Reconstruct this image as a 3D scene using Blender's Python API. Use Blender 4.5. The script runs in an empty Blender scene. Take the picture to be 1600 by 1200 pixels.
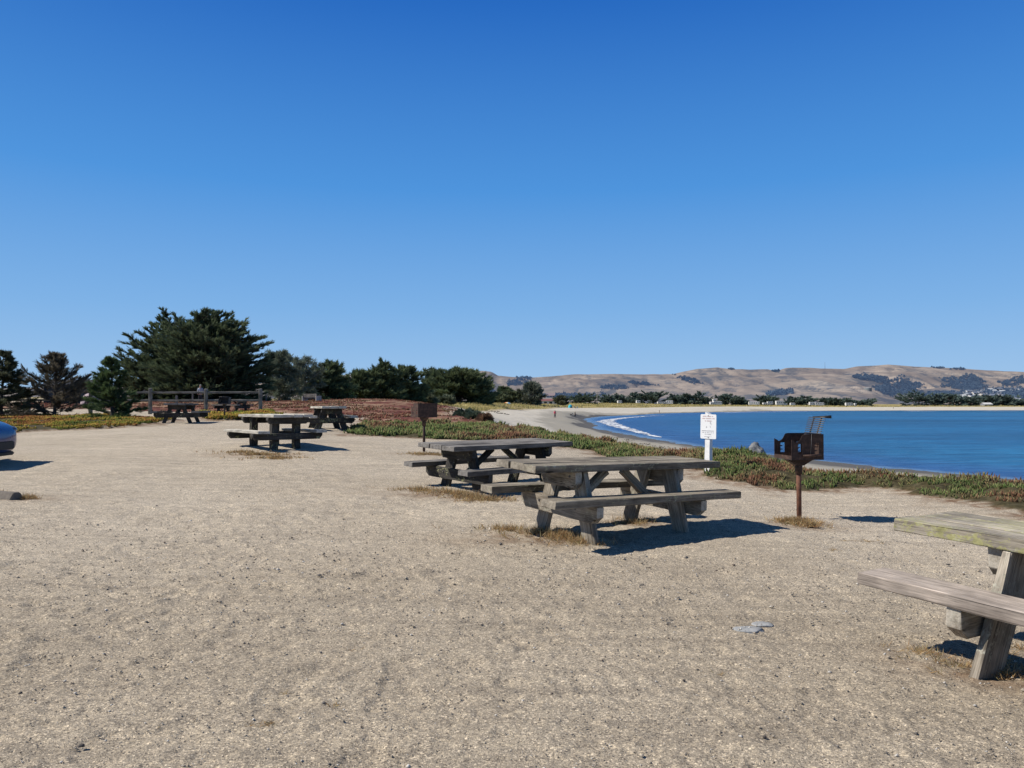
import bpy, bmesh, math, random
import numpy as np
from mathutils import Vector, Matrix

# ------------------------------------------------------------------ basics
SC = bpy.context.scene
COL = SC.collection
F, HOR, CH = 1200.0, 634.0, 1.45          # focal length and horizon of the view, eye height
PITCH = math.atan((HOR - 600) / F)
RNG = np.random.default_rng(7)
random.seed(7)


def tag(o, label=None, cat=None, group=None, kind=None):
    if label: o['label'] = label
    if cat: o['category'] = cat
    if group: o['group'] = group
    if kind: o['kind'] = kind
    return o


def link(o, parent=None):
    COL.objects.link(o)
    if parent is not None:
        o.parent = parent
    return o


def empty(name, loc=(0, 0, 0), rot=(0, 0, 0)):
    o = bpy.data.objects.new(name, None)
    o.empty_display_size = .2
    o.location = loc
    o.rotation_euler = rot
    return link(o)


def np_mesh(name, V, Fc, mat, parent=None, cols=None, smooth=False, attrs=None):
    """V (n,3), Fc (m,k) arrays -> one mesh object; cols (n,3) point colours named Col"""
    V = np.asarray(V, np.float32); Fc = np.asarray(Fc, np.int32)
    me = bpy.data.meshes.new(name)
    n, (m, k) = len(V), Fc.shape
    me.vertices.add(n); me.vertices.foreach_set('co', V.ravel())
    me.loops.add(m * k); me.loops.foreach_set('vertex_index', Fc.ravel())
    me.polygons.add(m)
    me.polygons.foreach_set('loop_start', np.arange(0, m * k, k, dtype=np.int32))
    me.polygons.foreach_set('loop_total', np.full(m, k, np.int32))
    if smooth:
        me.polygons.foreach_set('use_smooth', np.ones(m, bool))
    me.update(calc_edges=True)
    if cols is not None:
        a = me.attributes.new('Col', 'FLOAT_COLOR', 'POINT')
        a.data.foreach_set('color', np.concatenate([cols, np.ones((n, 1))], 1).astype(np.float32).ravel())
    for kx, vv in (attrs or {}).items():
        a = me.attributes.new(kx, 'FLOAT', 'POINT')
        a.data.foreach_set('value', np.asarray(vv, np.float32))
    me.materials.append(mat)
    return link(bpy.data.objects.new(name, me), parent)


def bm_obj(name, bm, mat, parent=None, smooth=False):
    bmesh.ops.recalc_face_normals(bm, faces=bm.faces[:])
    me = bpy.data.meshes.new(name)
    if smooth:
        for f in bm.faces: f.smooth = True
    bm.to_mesh(me); bm.free()
    me.materials.append(mat)
    return link(bpy.data.objects.new(name, me), parent)


def copy_tree(o, parent=None):
    c = o.copy(); COL.objects.link(c)
    if parent is not None: c.parent = parent
    for ch in list(o.children): copy_tree(ch, c)
    return c


# ------------------------------------------------------------------ noise
def _hash(ix, iy, seed):
    h = (ix.astype(np.int64) * 374761393 + iy.astype(np.int64) * 668265263 + seed * 1442695041) & 0xFFFFFFFF
    h = ((h ^ (h >> 13)) * 1274126177) & 0xFFFFFFFF
    h = (h ^ (h >> 16)) & 0xFFFFFFFF
    return h.astype(np.float64) / 4294967295.0


def vnoise(x, y, seed=0):
    x = np.asarray(x, float); y = np.asarray(y, float)
    ix = np.floor(x); iy = np.floor(y); fx = x - ix; fy = y - iy
    ux = fx * fx * fx * (fx * (fx * 6 - 15) + 10); uy = fy * fy * fy * (fy * (fy * 6 - 15) + 10)
    a = _hash(ix, iy, seed); b = _hash(ix + 1, iy, seed); c = _hash(ix, iy + 1, seed); d = _hash(ix + 1, iy + 1, seed)
    return (a * (1 - ux) + b * ux) * (1 - uy) + (c * (1 - ux) + d * ux) * uy * 1.0 - 0.5


def fbm(x, y, oct=4, seed=0, gain=.5):
    s = 0; a = 1.0
    for i in range(oct):
        s = s + a * vnoise(np.asarray(x) * 2 ** i + 17.3 * i, np.asarray(y) * 2 ** i - 9.1 * i, seed + i); a *= gain
    return s


def sst(a, b, x):
    t = np.clip((x - a) / (b - a), 0, 1)
    return t * t * (3 - 2 * t)


# ------------------------------------------------------------------ plan of the place
def sdist(poly, x, y):
    """signed distance to a closed polygon, positive inside"""
    P = np.asarray(poly, float); x = np.asarray(x, float); y = np.asarray(y, float)
    d2 = np.full(x.shape, 1e18); ins = np.zeros(x.shape, bool)
    n = len(P)
    for i in range(n):
        ax, ay = P[i]; bx, by = P[(i + 1) % n]
        ex, ey = bx - ax, by - ay
        t = np.clip(((x - ax) * ex + (y - ay) * ey) / (ex * ex + ey * ey + 1e-12), 0, 1)
        d2 = np.minimum(d2, (x - ax - t * ex) ** 2 + (y - ay - t * ey) ** 2)
        if ay != by:
            c = ((ay > y) != (by > y)) & (x < (bx - ax) * (y - ay) / (by - ay) + ax)
            ins ^= c
    return np.where(ins, 1, -1) * np.sqrt(d2)


EDGE = [(12, -20), (11, 0), (9.8, 8), (8.8, 12.2), (8.2, 14.3), (7.2, 15.6), (6.4, 16.8), (6.3, 19.8), (4.7, 23.8), (3.2, 27.8), (1.4, 31.8),
        (-.5, 37), (-2.5, 45), (-3.4, 52), (-4.5, 65), (-7, 85), (-9, 109), (-5.0, 150), (2, 205), (14, 290), (35, 400), (83, 495), (190, 620),
        (300, 690), (600, 780), (1500, 900), (9000, 1200)]
UPLAND = EDGE + [(9000, 9000), (-9000, 9000), (-9000, -400), (12, -400)]
WATER = [(31, 30), (27.5, 46.5), (24.5, 53), (22.7, 59.3), (21.4, 66.4), (19.4, 75), (18.3, 89), (16.6, 111), (15.1, 131), (15.4, 146), (18, 180), (20, 222), (23, 250),
         (33, 293), (59, 355), (90, 433), (195, 586), (300, 640), (443, 675), (800, 740), (2500, 860), (9000, 1000), (9000, -400), (40, -400)]
STRIP = [(8.2, 7.2), (7.0, 9.0), (6.75, 10.1), (7.0, 12.4), (6.5, 14.6), (5.7, 13.9), (4.7, 13.3), (4.05, 14.9), (3.7, 17.2), (2.9, 19.8), (1.9, 22.6), (0, 23.3),
         (-1.6, 23.4), (-4, 23.6), (-5.3, 24.4), (-5.6, 27), (-4.2, 30), (-.2, 33.5), (1.4, 31.9), (3.2, 27.9), (4.8, 23.9), (6.4, 19.9), (6.5, 16.9), (7.3, 15.7), (8.3, 14.4), (8.9, 12.3), (10.2, 7.2)]
RED = [(-5.7, 27.2), (-4.2, 30), (-.2, 33.5), (-.5, 37), (-2.6, 45), (-3.5, 52), (-4.6, 65), (-7, 85), (-10, 100), (-50, 100), (-50, 60), (-25, 50), (-18.5, 45.5), (-12, 44),
       (-8, 39), (-6.6, 33)]
LEFTP = [(-34, 22.5), (-17, 24.9), (-13.6, 27.3), (-14.9, 33), (-16.3, 36), (-22, 40.5), (-42, 41.5)]
FENCEP = [(-15.6, 38), (-13.8, 36.2), (-11.9, 37), (-11.6, 40), (-13.5, 42), (-17, 41.5)]

def _g0(px, py, z=0.05):
    Z = (CH - z) * F / (py - HOR); return ((px - 800) / F * Z, Z)


LITTER = [(*_g0(px, py, z), rx, ry) for px, py, rx, ry, z in ((870, 838, 1.0, .45, .05), (1000, 816, .6, .4, .05), (712, 774, 1.1, .5, .08), (1250, 817, .5, .35, 0), (405, 706, 1.2, .35, .45), (1540, 1045, .45, .35, -.08), (670, 708, .7, .35, .38), (20, 778, .6, .25, .18))]
ANCH = np.array([(-3, 3, 0), (3, 3, -.02), (0, 6, 0), (5, 6.5, -.05), (3.41, 4.2, -.085), (1.1, 8.64, .05), (8, 9, 0), (7, 13, .0), (-.25, 13, .08), (3.7, 10.1, .0), (5.2, 9.6, -.05), (4, 16, .02),
    (5.5, 18, .03), (3, 22, .06), (-7, 10.5, .18), (-9.5, 14.5, .3), (-4, 9, .05), (-5, 18.3, .45), (-2.1, 18, .38), (1.5, 23, .22), (-1.6, 23.5, .42), (-4.5, 24, .52), (-6, 26, .65),
    (-12.9, 30, .78), (-13.7, 36.6, .75), (-18, 28, .62), (-25, 38, .8), (-20, 42, 1.02), (-17.5, 48, 1.0), (-14, 44, 1.0), (-29, 72, 1.65), (-25, 85, 1.9), (-18, 78, 2.0),
    (-12, 76, 2.05), (-8, 62, 1.3), (-5, 50, .8), (-1, 36, .6), (2.5, 27, .14), (5.8, 15.6, -.06), (7.5, 14, .06), (8.6, 12.6, .12), (-60, 85, 1.9), (-60, 40, 1.0), (-30, 20, .5), (-20, 8, .3), (-12, 3, .2), (0, -10, 0),
    (12, -10, 0), (-20, -20, .2), (-15, 120, 1.7), (-12, 200, 2.2), (-40, 200, 2.5), (3, 330, 2.3), (2, 206, .25), (-5, 151, .3), (-9, 110, .8), (35, 401, .3), (14, 291, .25), (30, 520, 2.6), (83, 502, .3), (90, 600, 2.6),
    (300, 692, .3), (320, 790, 1.2), (600, 785, .2), (620, 880, 1.0), (1500, 1000, 1.0), (-100, 600, 3), (-500, 600, 4), (-500, 100, 3), (-500, 1500, 5), (0, 1000, 4),
    (600, 1100, 3), (1500, 2000, 4)], float)


def _warp(x, y):
    s = (np.hypot(x, y) + 12.0) ** -.62
    return np.stack([x * s, y * s], -1)


_AW = _warp(ANCH[:, 0], ANCH[:, 1])
_K = np.sqrt(((_AW[:, None] - _AW[None]) ** 2).sum(-1) + .01)
_wts = np.linalg.solve(_K + 1e-4 * np.eye(len(_K)), ANCH[:, 2] - .3)


def upland(x, y):
    q = _warp(x, y); z = np.full(np.shape(x), .3)
    for a, w in zip(_AW, _wts):
        z = z + w * np.sqrt(((q - a) ** 2).sum(-1) + .01)
    return z


def plan(x, y):
    """height and ground cover of the land at plan positions"""
    x = np.asarray(x, float); y = np.asarray(y, float)
    r = np.hypot(x, y)
    zu = upland(x, y)
    wob = fbm(x * .35, y * .35, 3, 5) * np.clip(r / 40, .3, 1.5)
    U = sdist(UPLAND, x, y) + wob * .8
    W = -sdist(WATER, x, y) + fbm(x * .08, y * .08, 3, 9) * np.clip(r / 60, .3, 2)
    zb = -2.7 + np.where(W > 0, np.minimum(W * .034, 1.9) + .0 * W, W * .05)
    zb = np.maximum(zb, -6)
    wide = 4.5 + 22 * sst(60, 125, y)
    t_ = np.where(U > 0, 1.0, sst(-1, 0, U / wide)) * sst(-2, 6, W)
    z = zb + (zu - zb) * t_
    beach = sst(.1, -1.2, U)
    grass = sst(95, 135, y) * sst(-1, 4, U)
    z = z + grass * (.9 * fbm(x * .045, y * .045, 3, 21) + .5 * fbm(x * .2, y * .2, 3, 22)) * np.clip(U / 12, 0, 1)
    ns = fbm(x * .9, y * .9, 3, 31); nm = fbm(x * 3.1, y * 3.1, 3, 32)
    S = sdist(STRIP, x, y) + ns * .95 + nm * .3
    R = sdist(RED, x, y) + ns * 1.2
    L = sdist(LEFTP, x, y) + ns * 1.2 + nm * .2
    Fp = sdist(FENCEP, x, y) + ns * 1.0
    strip = sst(-.12, .2, S); left = sst(-.2, .5, L); fen = sst(-.2, .4, Fp); red = sst(-.3, 1.2, R) * (1 - strip)
    z = z + strip * sst(-.1, .9, S) * (.05 + .13 * np.clip(ns + .35, 0, 1) + .08 * nm) * np.where(U < 0, np.clip(1 + U, 0, 1), 1)
    z = z + .12 * np.exp(-((x - 5.5) ** 2 / 1.0 + (y - 18.5) ** 2 / 2.6)) + .14 * np.exp(-((x - 4.9) ** 2 / .8 + (y - 15.2) ** 2 / 1.2)) + .10 * np.exp(-((x - 4.4) ** 2 / 1.3 + (y - 19.4) ** 2 / 2.5))
    z = z + left * (.03 + .09 * np.clip(ns + .3, 0, 1)) + fen * (.08 + .16 * np.clip(ns + .3, 0, 1))
    z = z + red * (.25 * fbm(x * .22, y * .22, 4, 41) * np.clip(y / 40, 0, 1) + .07 * nm)
    soil = np.maximum.reduce([sst(-.75, .0, S), sst(-.9, 0, L), sst(-.8, 0, Fp)])
    for lx, ly, lr, ls in LITTER:
        soil = np.maximum(soil, .8 * np.exp(-((x - lx) / lr) ** 2 - ((y - ly) / ls) ** 2))
    return dict(z=z, U=U, W=W, beach=beach, grass=grass, strip=strip, red=red, left=left, fen=fen, soil=soil, S=S, L=L, Fp=Fp, R=R)


def H(x, y):
    return plan(x, y)['z']


def gz(x, y):
    return float(H(np.array([x]), np.array([y]))[0])


def at(px, Z, z=None):
    """plan point under pixel column px at depth Z, on the ground unless z is given"""
    x = (px - 800) / F * Z
    return Vector((x, Z, gz(x, Z) if z is None else z))


def zy(py, Z):
    return CH + (HOR - py) / F * Z


# ------------------------------------------------------------------ materials
def new_mat(name):
    m = bpy.data.materials.new(name); m.use_nodes = True
    nt = m.node_tree; nt.nodes.clear()
    out = nt.nodes.new('ShaderNodeOutputMaterial')
    p = nt.nodes.new('ShaderNodeBsdfPrincipled')
    nt.links.new(p.outputs[0], out.inputs[0])
    return m, nt, p


class NT:
    """small helper for writing node graphs"""
    def __init__(s, nt): s.nt = nt

    def n(s, t, **kw):
        o = s.nt.nodes.new(t)
        for k, v in kw.items():
            if k.startswith('i_'):
                key = k[2:]
                o.inputs[int(key) if key.isdigit() else key.replace('_', ' ')].default_value = v
            else: setattr(o, k, v)
        return o

    def l(s, a, b): s.nt.links.new(a, b)

    def noise(s, vec, scale, detail=4, rough=.55, dist=0.0):
        o = s.n('ShaderNodeTexNoise'); o.inputs['Scale'].default_value = scale; o.inputs['Detail'].default_value = detail
        o.inputs['Roughness'].default_value = rough; o.inputs['Distortion'].default_value = dist
        if vec is not None: s.l(vec, o.inputs['Vector'])
        return o.outputs[0]

    def ramp(s, fac, stops):
        o = s.n('ShaderNodeValToRGB'); cr = o.color_ramp
        while len(cr.elements) < len(stops): cr.elements.new(.5)
        for e, (p, c) in zip(cr.elements, stops):
            e.position = p; e.color = (*c, 1) if len(c) == 3 else c
        s.l(fac, o.inputs[0]); return o.outputs[0]

    def mix(s, fac, a, b, mode='MIX'):
        o = s.n('ShaderNodeMix', data_type='RGBA', blend_type=mode)
        for sock, v in ((o.inputs[0], fac), (o.inputs[6], a), (o.inputs[7], b)):
            if isinstance(v, (int, float)): sock.default_value = v
            elif isinstance(v, tuple): sock.default_value = (*v, 1)
            else: s.l(v, sock)
        return o.outputs[2]

    def math(s, op, a, b=0.0, clamp=False):
        o = s.n('ShaderNodeMath', operation=op, use_clamp=clamp)
        for sock, v in ((o.inputs[0], a), (o.inputs[1], b)):
            if isinstance(v, (int, float)): sock.default_value = v
            else: s.l(v, sock)
        return o.outputs[0]

    def mapr(s, v, a, b, c=0.0, d=1.0):
        o = s.n('ShaderNodeMapRange', interpolation_type='SMOOTHSTEP')
        o.inputs[1].default_value = a; o.inputs[2].default_value = b; o.inputs[3].default_value = c; o.inputs[4].default_value = d
        s.l(v, o.inputs[0]); return o.outputs[0]

    def attr(s, name, out='Fac'):
        o = s.n('ShaderNodeAttribute', attribute_name=name); return o.outputs[out]

    def pos(s): return s.n('ShaderNodeNewGeometry').outputs['Position']

    def objc(s): return s.n('ShaderNodeTexCoord').outputs['Object']

    def scale(s, vec, sc):
        o = s.n('ShaderNodeMapping'); o.inputs['Scale'].default_value = sc; s.l(vec, o.inputs[0]); return o.outputs[0]

    def bump(s, height, strength, dist, normal=None):
        o = s.n('ShaderNodeBump'); o.inputs['Strength'].default_value = strength; o.inputs['Distance'].default_value = dist
        s.l(height, o.inputs['Height'])
        if normal is not None: s.l(normal, o.inputs['Normal'])
        return o.outputs[0]


def col_mat(name, rough=.9, trans=0.0, var=.25, scale=3.0, spec=.2):
    """takes its base colour from the point attribute Col, broken up by a noise"""
    m, nt, p = new_mat(name); g = NT(nt)
    c = g.attr('Col', 'Color')
    k = g.ramp(g.noise(g.pos(), scale, 3), [(.25, (1 - var,) * 3), (.75, (1 + var,) * 3)])
    g.l(g.mix(1.0, c, k, 'MULTIPLY'), p.inputs['Base Color'])
    p.inputs['Roughness'].default_value = rough; p.inputs['Specular IOR Level'].default_value = spec
    if trans:
        t = g.n('ShaderNodeBsdfTranslucent'); g.l(g.mix(1.0, c, k, 'MULTIPLY'), t.inputs[0])
        mx = g.n('ShaderNodeMixShader'); mx.inputs[0].default_value = trans
        g.l(p.outputs[0], mx.inputs[1]); g.l(t.outputs[0], mx.inputs[2])
        g.l(mx.outputs[0], nt.nodes['Material Output'].inputs[0])
    return m


def plain(name, color, rough=.6, var=.18, scale=6.0, metal=0.0, bump=0.0, spec=.4):
    m, nt, p = new_mat(name); g = NT(nt)
    v = g.objc()
    n1 = g.noise(v, scale, 5, .6)
    lo = tuple(c * (1 - var) for c in color); hi = tuple(min(1, c * (1 + var)) for c in color)
    g.l(g.ramp(n1, [(.3, lo), (.7, hi)]), p.inputs['Base Color'])
    p.inputs['Roughness'].default_value = rough; p.inputs['Metallic'].default_value = metal
    p.inputs['Specular IOR Level'].default_value = spec
    if bump: g.l(g.bump(g.noise(v, scale * 5, 4), bump, .01), p.inputs['Normal'])
    return m


def wood(name, dark, mid, light, lichen=0.0, lich_col=(.42, .42, .2), crack=.5, fine=1.0):
    m, nt, p = new_mat(name); g = NT(nt)
    oi = g.n('ShaderNodeObjectInfo')
    add = g.n('ShaderNodeVectorMath', operation='ADD'); mul = g.n('ShaderNodeVectorMath', operation='MULTIPLY')
    cmb = g.n('ShaderNodeCombineXYZ')
    for i in range(3): g.l(oi.outputs['Random'], cmb.inputs[i])
    mul.inputs[1].default_value = (37, 53, 71); g.l(cmb.outputs[0], mul.inputs[0])
    g.l(g.objc(), add.inputs[0]); g.l(mul.outputs[0], add.inputs[1]); v = add.outputs[0]
    s1 = g.noise(g.scale(v, (1.3, 20, 20)), 1.0, 6, .65, .6)
    s2 = g.noise(g.scale(v, (5, 110, 110)), 1.0, 3, .6, .3)
    big = g.noise(v, 2.4, 4, .6)
    c = g.ramp(s1, [(.34, dark), (.5, mid), (.66, light)])
    c = g.mix(.55, c, g.ramp(s2, [(.34, tuple(x * .38 for x in mid)), (.6, tuple(min(1, x * 1.5) for x in mid))]), 'MIX')
    c = g.mix(1.0, c, g.ramp(big, [(.32, (.52, .51, .50)), (.5, (.95, .94, .92)), (.68, (1.28, 1.26, 1.22))]), 'MULTIPLY')
    ck = g.mapr(g.noise(g.scale(v, (1.1, 34, 34)), 1.0, 2, .5, .8), .30, .36, 1, 0)
    c = g.mix(g.math('MULTIPLY', ck, crack), c, tuple(x * .25 for x in dark))
    if lichen:
        l1 = g.noise(g.scale(v, (.6, 1, 1)), 30, 7, .75, .5); l2 = g.noise(g.scale(v, (.6, 1, 1)), 4.5, 4, .6)
        lm = g.mapr(g.math('ADD', l1, g.math('MULTIPLY', l2, .6)), .92 - lichen * .3, 1.0 - lichen * .3)
        lc = g.ramp(g.noise(v, 22, 4), [(.3, tuple(x * .55 for x in lich_col)), (.55, lich_col), (.75, (.55, .55, .46))])
        sxl = g.n('ShaderNodeSeparateXYZ'); g.l(g.n('ShaderNodeNewGeometry').outputs['True Normal'], sxl.inputs[0])
        c = g.mix(g.math('MULTIPLY', lm, g.mapr(sxl.outputs[2], .5, .9, .9, .38)), c, lc)
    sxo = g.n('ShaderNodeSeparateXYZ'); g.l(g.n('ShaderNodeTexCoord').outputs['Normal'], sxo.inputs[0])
    c = g.mix(g.math('MULTIPLY', g.mapr(g.math('ABSOLUTE', sxo.outputs[0]), .7, .95), .55), c, g.ramp(g.noise(v, 16, 5, .7), [(.3, tuple(x * .7 for x in mid)), (.6, tuple(min(1, x * 1.25) for x in light))]))  # paler end faces: sunlight on the plank ends painted into the colour
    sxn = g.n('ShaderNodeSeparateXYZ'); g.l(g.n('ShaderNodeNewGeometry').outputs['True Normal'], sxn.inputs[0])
    k_ = g.mapr(sxn.outputs[2], .3, .9, .80, 1.30); kc = g.n('ShaderNodeCombineColor')  # tops paler, sides darker: bleaching plus light contrast painted into the colour
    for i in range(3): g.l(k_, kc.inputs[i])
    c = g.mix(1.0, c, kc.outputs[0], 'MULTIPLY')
    g.l(c, p.inputs['Base Color']); p.inputs['Roughness'].default_value = .88; p.inputs['Specular IOR Level'].default_value = .15
    b = g.bump(s1, .5 * fine, .012); b = g.bump(s2, .5 * fine, .004, b)
    b = g.bump(ck, -.6 * crack, .01, b)
    g.l(b, p.inputs['Normal'])
    return m


M = {}
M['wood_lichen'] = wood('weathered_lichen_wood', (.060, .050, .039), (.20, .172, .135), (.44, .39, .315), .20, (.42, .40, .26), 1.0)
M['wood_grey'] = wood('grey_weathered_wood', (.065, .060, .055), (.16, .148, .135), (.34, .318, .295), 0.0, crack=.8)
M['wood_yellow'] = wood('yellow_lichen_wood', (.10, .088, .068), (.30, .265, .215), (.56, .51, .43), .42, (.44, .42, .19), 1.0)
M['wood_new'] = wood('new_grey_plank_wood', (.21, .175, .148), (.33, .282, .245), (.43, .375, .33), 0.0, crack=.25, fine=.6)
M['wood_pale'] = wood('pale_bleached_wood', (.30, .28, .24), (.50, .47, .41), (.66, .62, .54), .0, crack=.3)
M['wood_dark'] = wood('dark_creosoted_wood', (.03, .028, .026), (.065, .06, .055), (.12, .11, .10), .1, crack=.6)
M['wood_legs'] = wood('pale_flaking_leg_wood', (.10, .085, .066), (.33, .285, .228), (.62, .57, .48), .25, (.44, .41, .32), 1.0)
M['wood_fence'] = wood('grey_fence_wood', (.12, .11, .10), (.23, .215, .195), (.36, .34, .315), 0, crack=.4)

m, nt, p = new_mat('rusted_iron'); g = NT(nt); v = g.objc()
c = g.ramp(g.noise(v, 14, 6, .7), [(.3, (.028, .020, .017)), (.5, (.062, .038, .029)), (.7, (.125, .072, .052))])
g.l(c, p.inputs['Base Color']); p.inputs['Roughness'].default_value = .75; p.inputs['Specular IOR Level'].default_value = .25
g.l(g.bump(g.noise(v, 60, 4), .4, .004), p.inputs['Normal']); M['rust'] = m
m, nt, p = new_mat('orange_rusted_pipe'); g = NT(nt); v = g.objc()
c = g.ramp(g.noise(v, 12, 6, .7), [(.3, (.06, .03, .02)), (.5, (.15, .062, .035)), (.7, (.25, .11, .06))])
g.l(c, p.inputs['Base Color']); p.inputs['Roughness'].default_value = .8; M['rust_pipe'] = m
M['iron_dark'] = plain('dark_iron_rod', (.02, .018, .018), .6, .3, 20)
M['steel'] = plain('bare_steel_rod', (.13, .12, .115), .5, .3, 20, metal=.4)
M['ash'] = plain('burnt_ash_floor', (.30, .27, .24), .95, .4, 14)
M['white_panel'] = plain('white_sign_enamel', (.80, .80, .79), .45, .04, 4)
M['post_white'] = plain('white_painted_post', (.78, .77, .75), .8, .10, 9, bump=.4)
M['ink_grey'] = plain('faded_grey_ink', (.46, .45, .47), .6, .2, 40)
M['ink_red'] = plain('faded_red_ink', (.62, .46, .45), .6, .2, 40)
M['concrete'] = plain('worn_concrete', (.36, .34, .31), .95, .25, 9, bump=.5)
M['stone_grey'] = plain('pale_grey_stone', (.36, .36, .35), .9, .25, 8, bump=.6)
M['stone_dark'] = plain('dark_stone', (.07, .06, .055), .9, .4, 8, bump=.6)

m, nt, p = new_mat('boulder_stone'); g = NT(nt); v = g.objc()
g.l(g.ramp(g.noise(v, 7, 6, .7, .5), [(.3, (.06, .065, .07)), (.5, (.18, .185, .19)), (.7, (.32, .32, .32))]), p.inputs['Base Color'])
p.inputs['Roughness'].default_value = .9; g.l(g.bump(g.noise(v, 14, 6, .7), .9, .05), p.inputs['Normal']); M['boulder'] = m

# ------------------------------------------------------------------ ground sheet
m, nt, p = new_mat('ground_cover'); g = NT(nt); P = g.pos()
# gravelly sand of the picnic area
n_big = g.noise(P, .35, 4, .6); n_mid = g.noise(P, 2.2, 5, .65); n_f = g.noise(P, 38, 4, .7); n_ff = g.noise(P, 140, 3, .7)
gc = g.ramp(n_big, [(.3, (.455, .398, .322)), (.7, (.53, .470, .388))])
gc = g.mix(1.0, gc, g.ramp(n_mid, [(.3, (.93, .925, .92)), (.7, (1.06, 1.06, 1.055))]), 'MULTIPLY')
gc = g.mix(1.0, gc, g.ramp(n_f, [(.30, (.88, .875, .87)), (.5, (1, 1, 1)), (.72, (1.08, 1.08, 1.07))]), 'MULTIPLY')
mp = g.n('ShaderNodeMapping'); mp.inputs['Rotation'].default_value = (0, 0, math.radians(-38)); mp.inputs['Scale'].default_value = (.35, 7, 1); g.l(P, mp.inputs[0])
trk = g.noise(mp.outputs[0], 1, 5, .65, .2)
gc = g.mix(.8, gc, g.mix(1.0, gc, g.ramp(trk, [(.34, (.80, .80, .81)), (.5, (1, 1, 1)), (.66, (1.12, 1.12, 1.11))]), 'MULTIPLY'))
vo = g.n('ShaderNodeTexVoronoi'); vo.inputs['Scale'].default_value = 120; g.l(P, vo.inputs['Vector'])
sep = g.n('ShaderNodeSeparateColor'); g.l(vo.outputs['Color'], sep.inputs[0])
gr = g.ramp(sep.outputs[0], [(.0, (.35, .34, .34)), (.16, (.8, .79, .78)), (.6, (1.0, .99, .97)), (.86, (1.25, 1.2, 1.1)), (.97, (2.0, 1.95, 1.85))])
gc = g.mix(.8, gc, g.mix(1.0, gc, gr, 'MULTIPLY'))
vo3 = g.n('ShaderNodeTexVoronoi'); vo3.inputs['Scale'].default_value = 260; g.l(P, vo3.inputs['Vector'])
sep3 = g.n('ShaderNodeSeparateColor'); g.l(vo3.outputs['Color'], sep3.inputs[0])
gc = g.mix(.9, gc, g.mix(1.0, gc, g.ramp(sep3.outputs[2], [(.0, (.36, .35, .35)), (.22, (.80, .79, .78)), (.6, (1.02, 1.01, 1.0)), (.97, (1.45, 1.42, 1.34))]), 'MULTIPLY'))
vo2 = g.n('ShaderNodeTexVoronoi'); vo2.inputs['Scale'].default_value = 52; g.l(P, vo2.inputs['Vector'])
sep2 = g.n('ShaderNodeSeparateColor'); g.l(vo2.outputs['Color'], sep2.inputs[0])
gc = g.mix(.3, gc, g.mix(1.0, gc, g.ramp(sep2.outputs[1], [(.0, (.42, .41, .41)), (.12, (.82, .81, .80)), (.55, (1, .99, .98)), (.9, (1.16, 1.14, 1.1)), (.985, (1.7, 1.68, 1.6))]), 'MULTIPLY'))
near_shade = g.attr('rough'); gc = g.mix(near_shade, gc, g.mix(1.0, gc, (.80, .785, .76), 'MULTIPLY'))  # foreground darkened: shade of the coarse grain painted into the sand colour
# brown litter soil under and round the plants
so = g.ramp(g.noise(P, 9, 5, .7), [(.3, (.10, .055, .03)), (.55, (.22, .13, .075)), (.75, (.34, .24, .15))])
gc = g.mix(g.math('MULTIPLY', g.attr('soil'), g.mapr(g.noise(P, 5, 4), .3, .62)), gc, so)
# dark mat under the ice plant
pl = g.ramp(g.noise(P, 16, 5, .7), [(.3, (.025, .022, .012)), (.55, (.07, .062, .03)), (.75, (.14, .10, .06))])
gc = g.mix(g.attr('plant'), gc, pl)
# reddish dune field
rn = g.noise(g.scale(P, (.3, .28, .5)), 1, 7, .72, .6)
rc = g.ramp(rn, [(.34, (.36, .25, .18)), (.45, (.27, .165, .105)), (.53, (.17, .07, .05)), (.62, (.12, .04, .034)), (.74, (.19, .13, .06))])
rc = g.mix(1.0, rc, g.ramp(g.noise(P, 3.5, 5, .7), [(.3, (.5, .5, .5)), (.7, (1.5, 1.5, 1.5))]), 'MULTIPLY')
gc = g.mix(g.attr('red'), gc, rc)
# beach: dry sand, wet sand by the water
bs = g.ramp(g.noise(P, .25, 5, .6), [(.3, (.58, .525, .43)), (.7, (.67, .61, .51))])
bs = g.mix(1.0, bs, g.ramp(g.noise(g.scale(P, (1, .4, 1)), 1.3, 5, .7), [(.3, (.86, .86, .86)), (.7, (1.1, 1.1, 1.1))]), 'MULTIPLY')
wn = g.math('ADD', g.attr('wet'), g.math('MULTIPLY', g.math('SUBTRACT', g.noise(g.scale(P, (1, .3, 1)), .16, 4), .5), .8))
bs = g.mix(g.mapr(wn, .3, .55), bs, (.39, .355, .29))
bs = g.mix(g.mapr(wn, .86, 1.0), bs, (.13, .125, .12))
gc = g.mix(g.attr('beach'), gc, bs)
# yellow dune grass ground
dg = g.ramp(g.noise(P, .22, 5, .7), [(.32, (.15, .12, .045)), (.48, (.36, .29, .115)), (.6, (.48, .39, .17)), (.75, (.42, .33, .20))])
gc = g.mix(g.attr('grass'), gc, dg)
g.l(gc, p.inputs['Base Color']); p.inputs['Roughness'].default_value = .95; p.inputs['Specular IOR Level'].default_value = .08
hgt = g.math('ADD', g.math('MULTIPLY', n_f, .5), g.math('MULTIPLY', n_ff, .22))
hgt = g.math('ADD', hgt, g.math('ADD', g.math('MULTIPLY', g.noise(P, 11, 4, .65), .45), g.math('MULTIPLY', trk, .7)))
b = g.bump(hgt, .8, .017)
g.l(b, p.inputs['Normal']); M['ground'] = m

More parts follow.
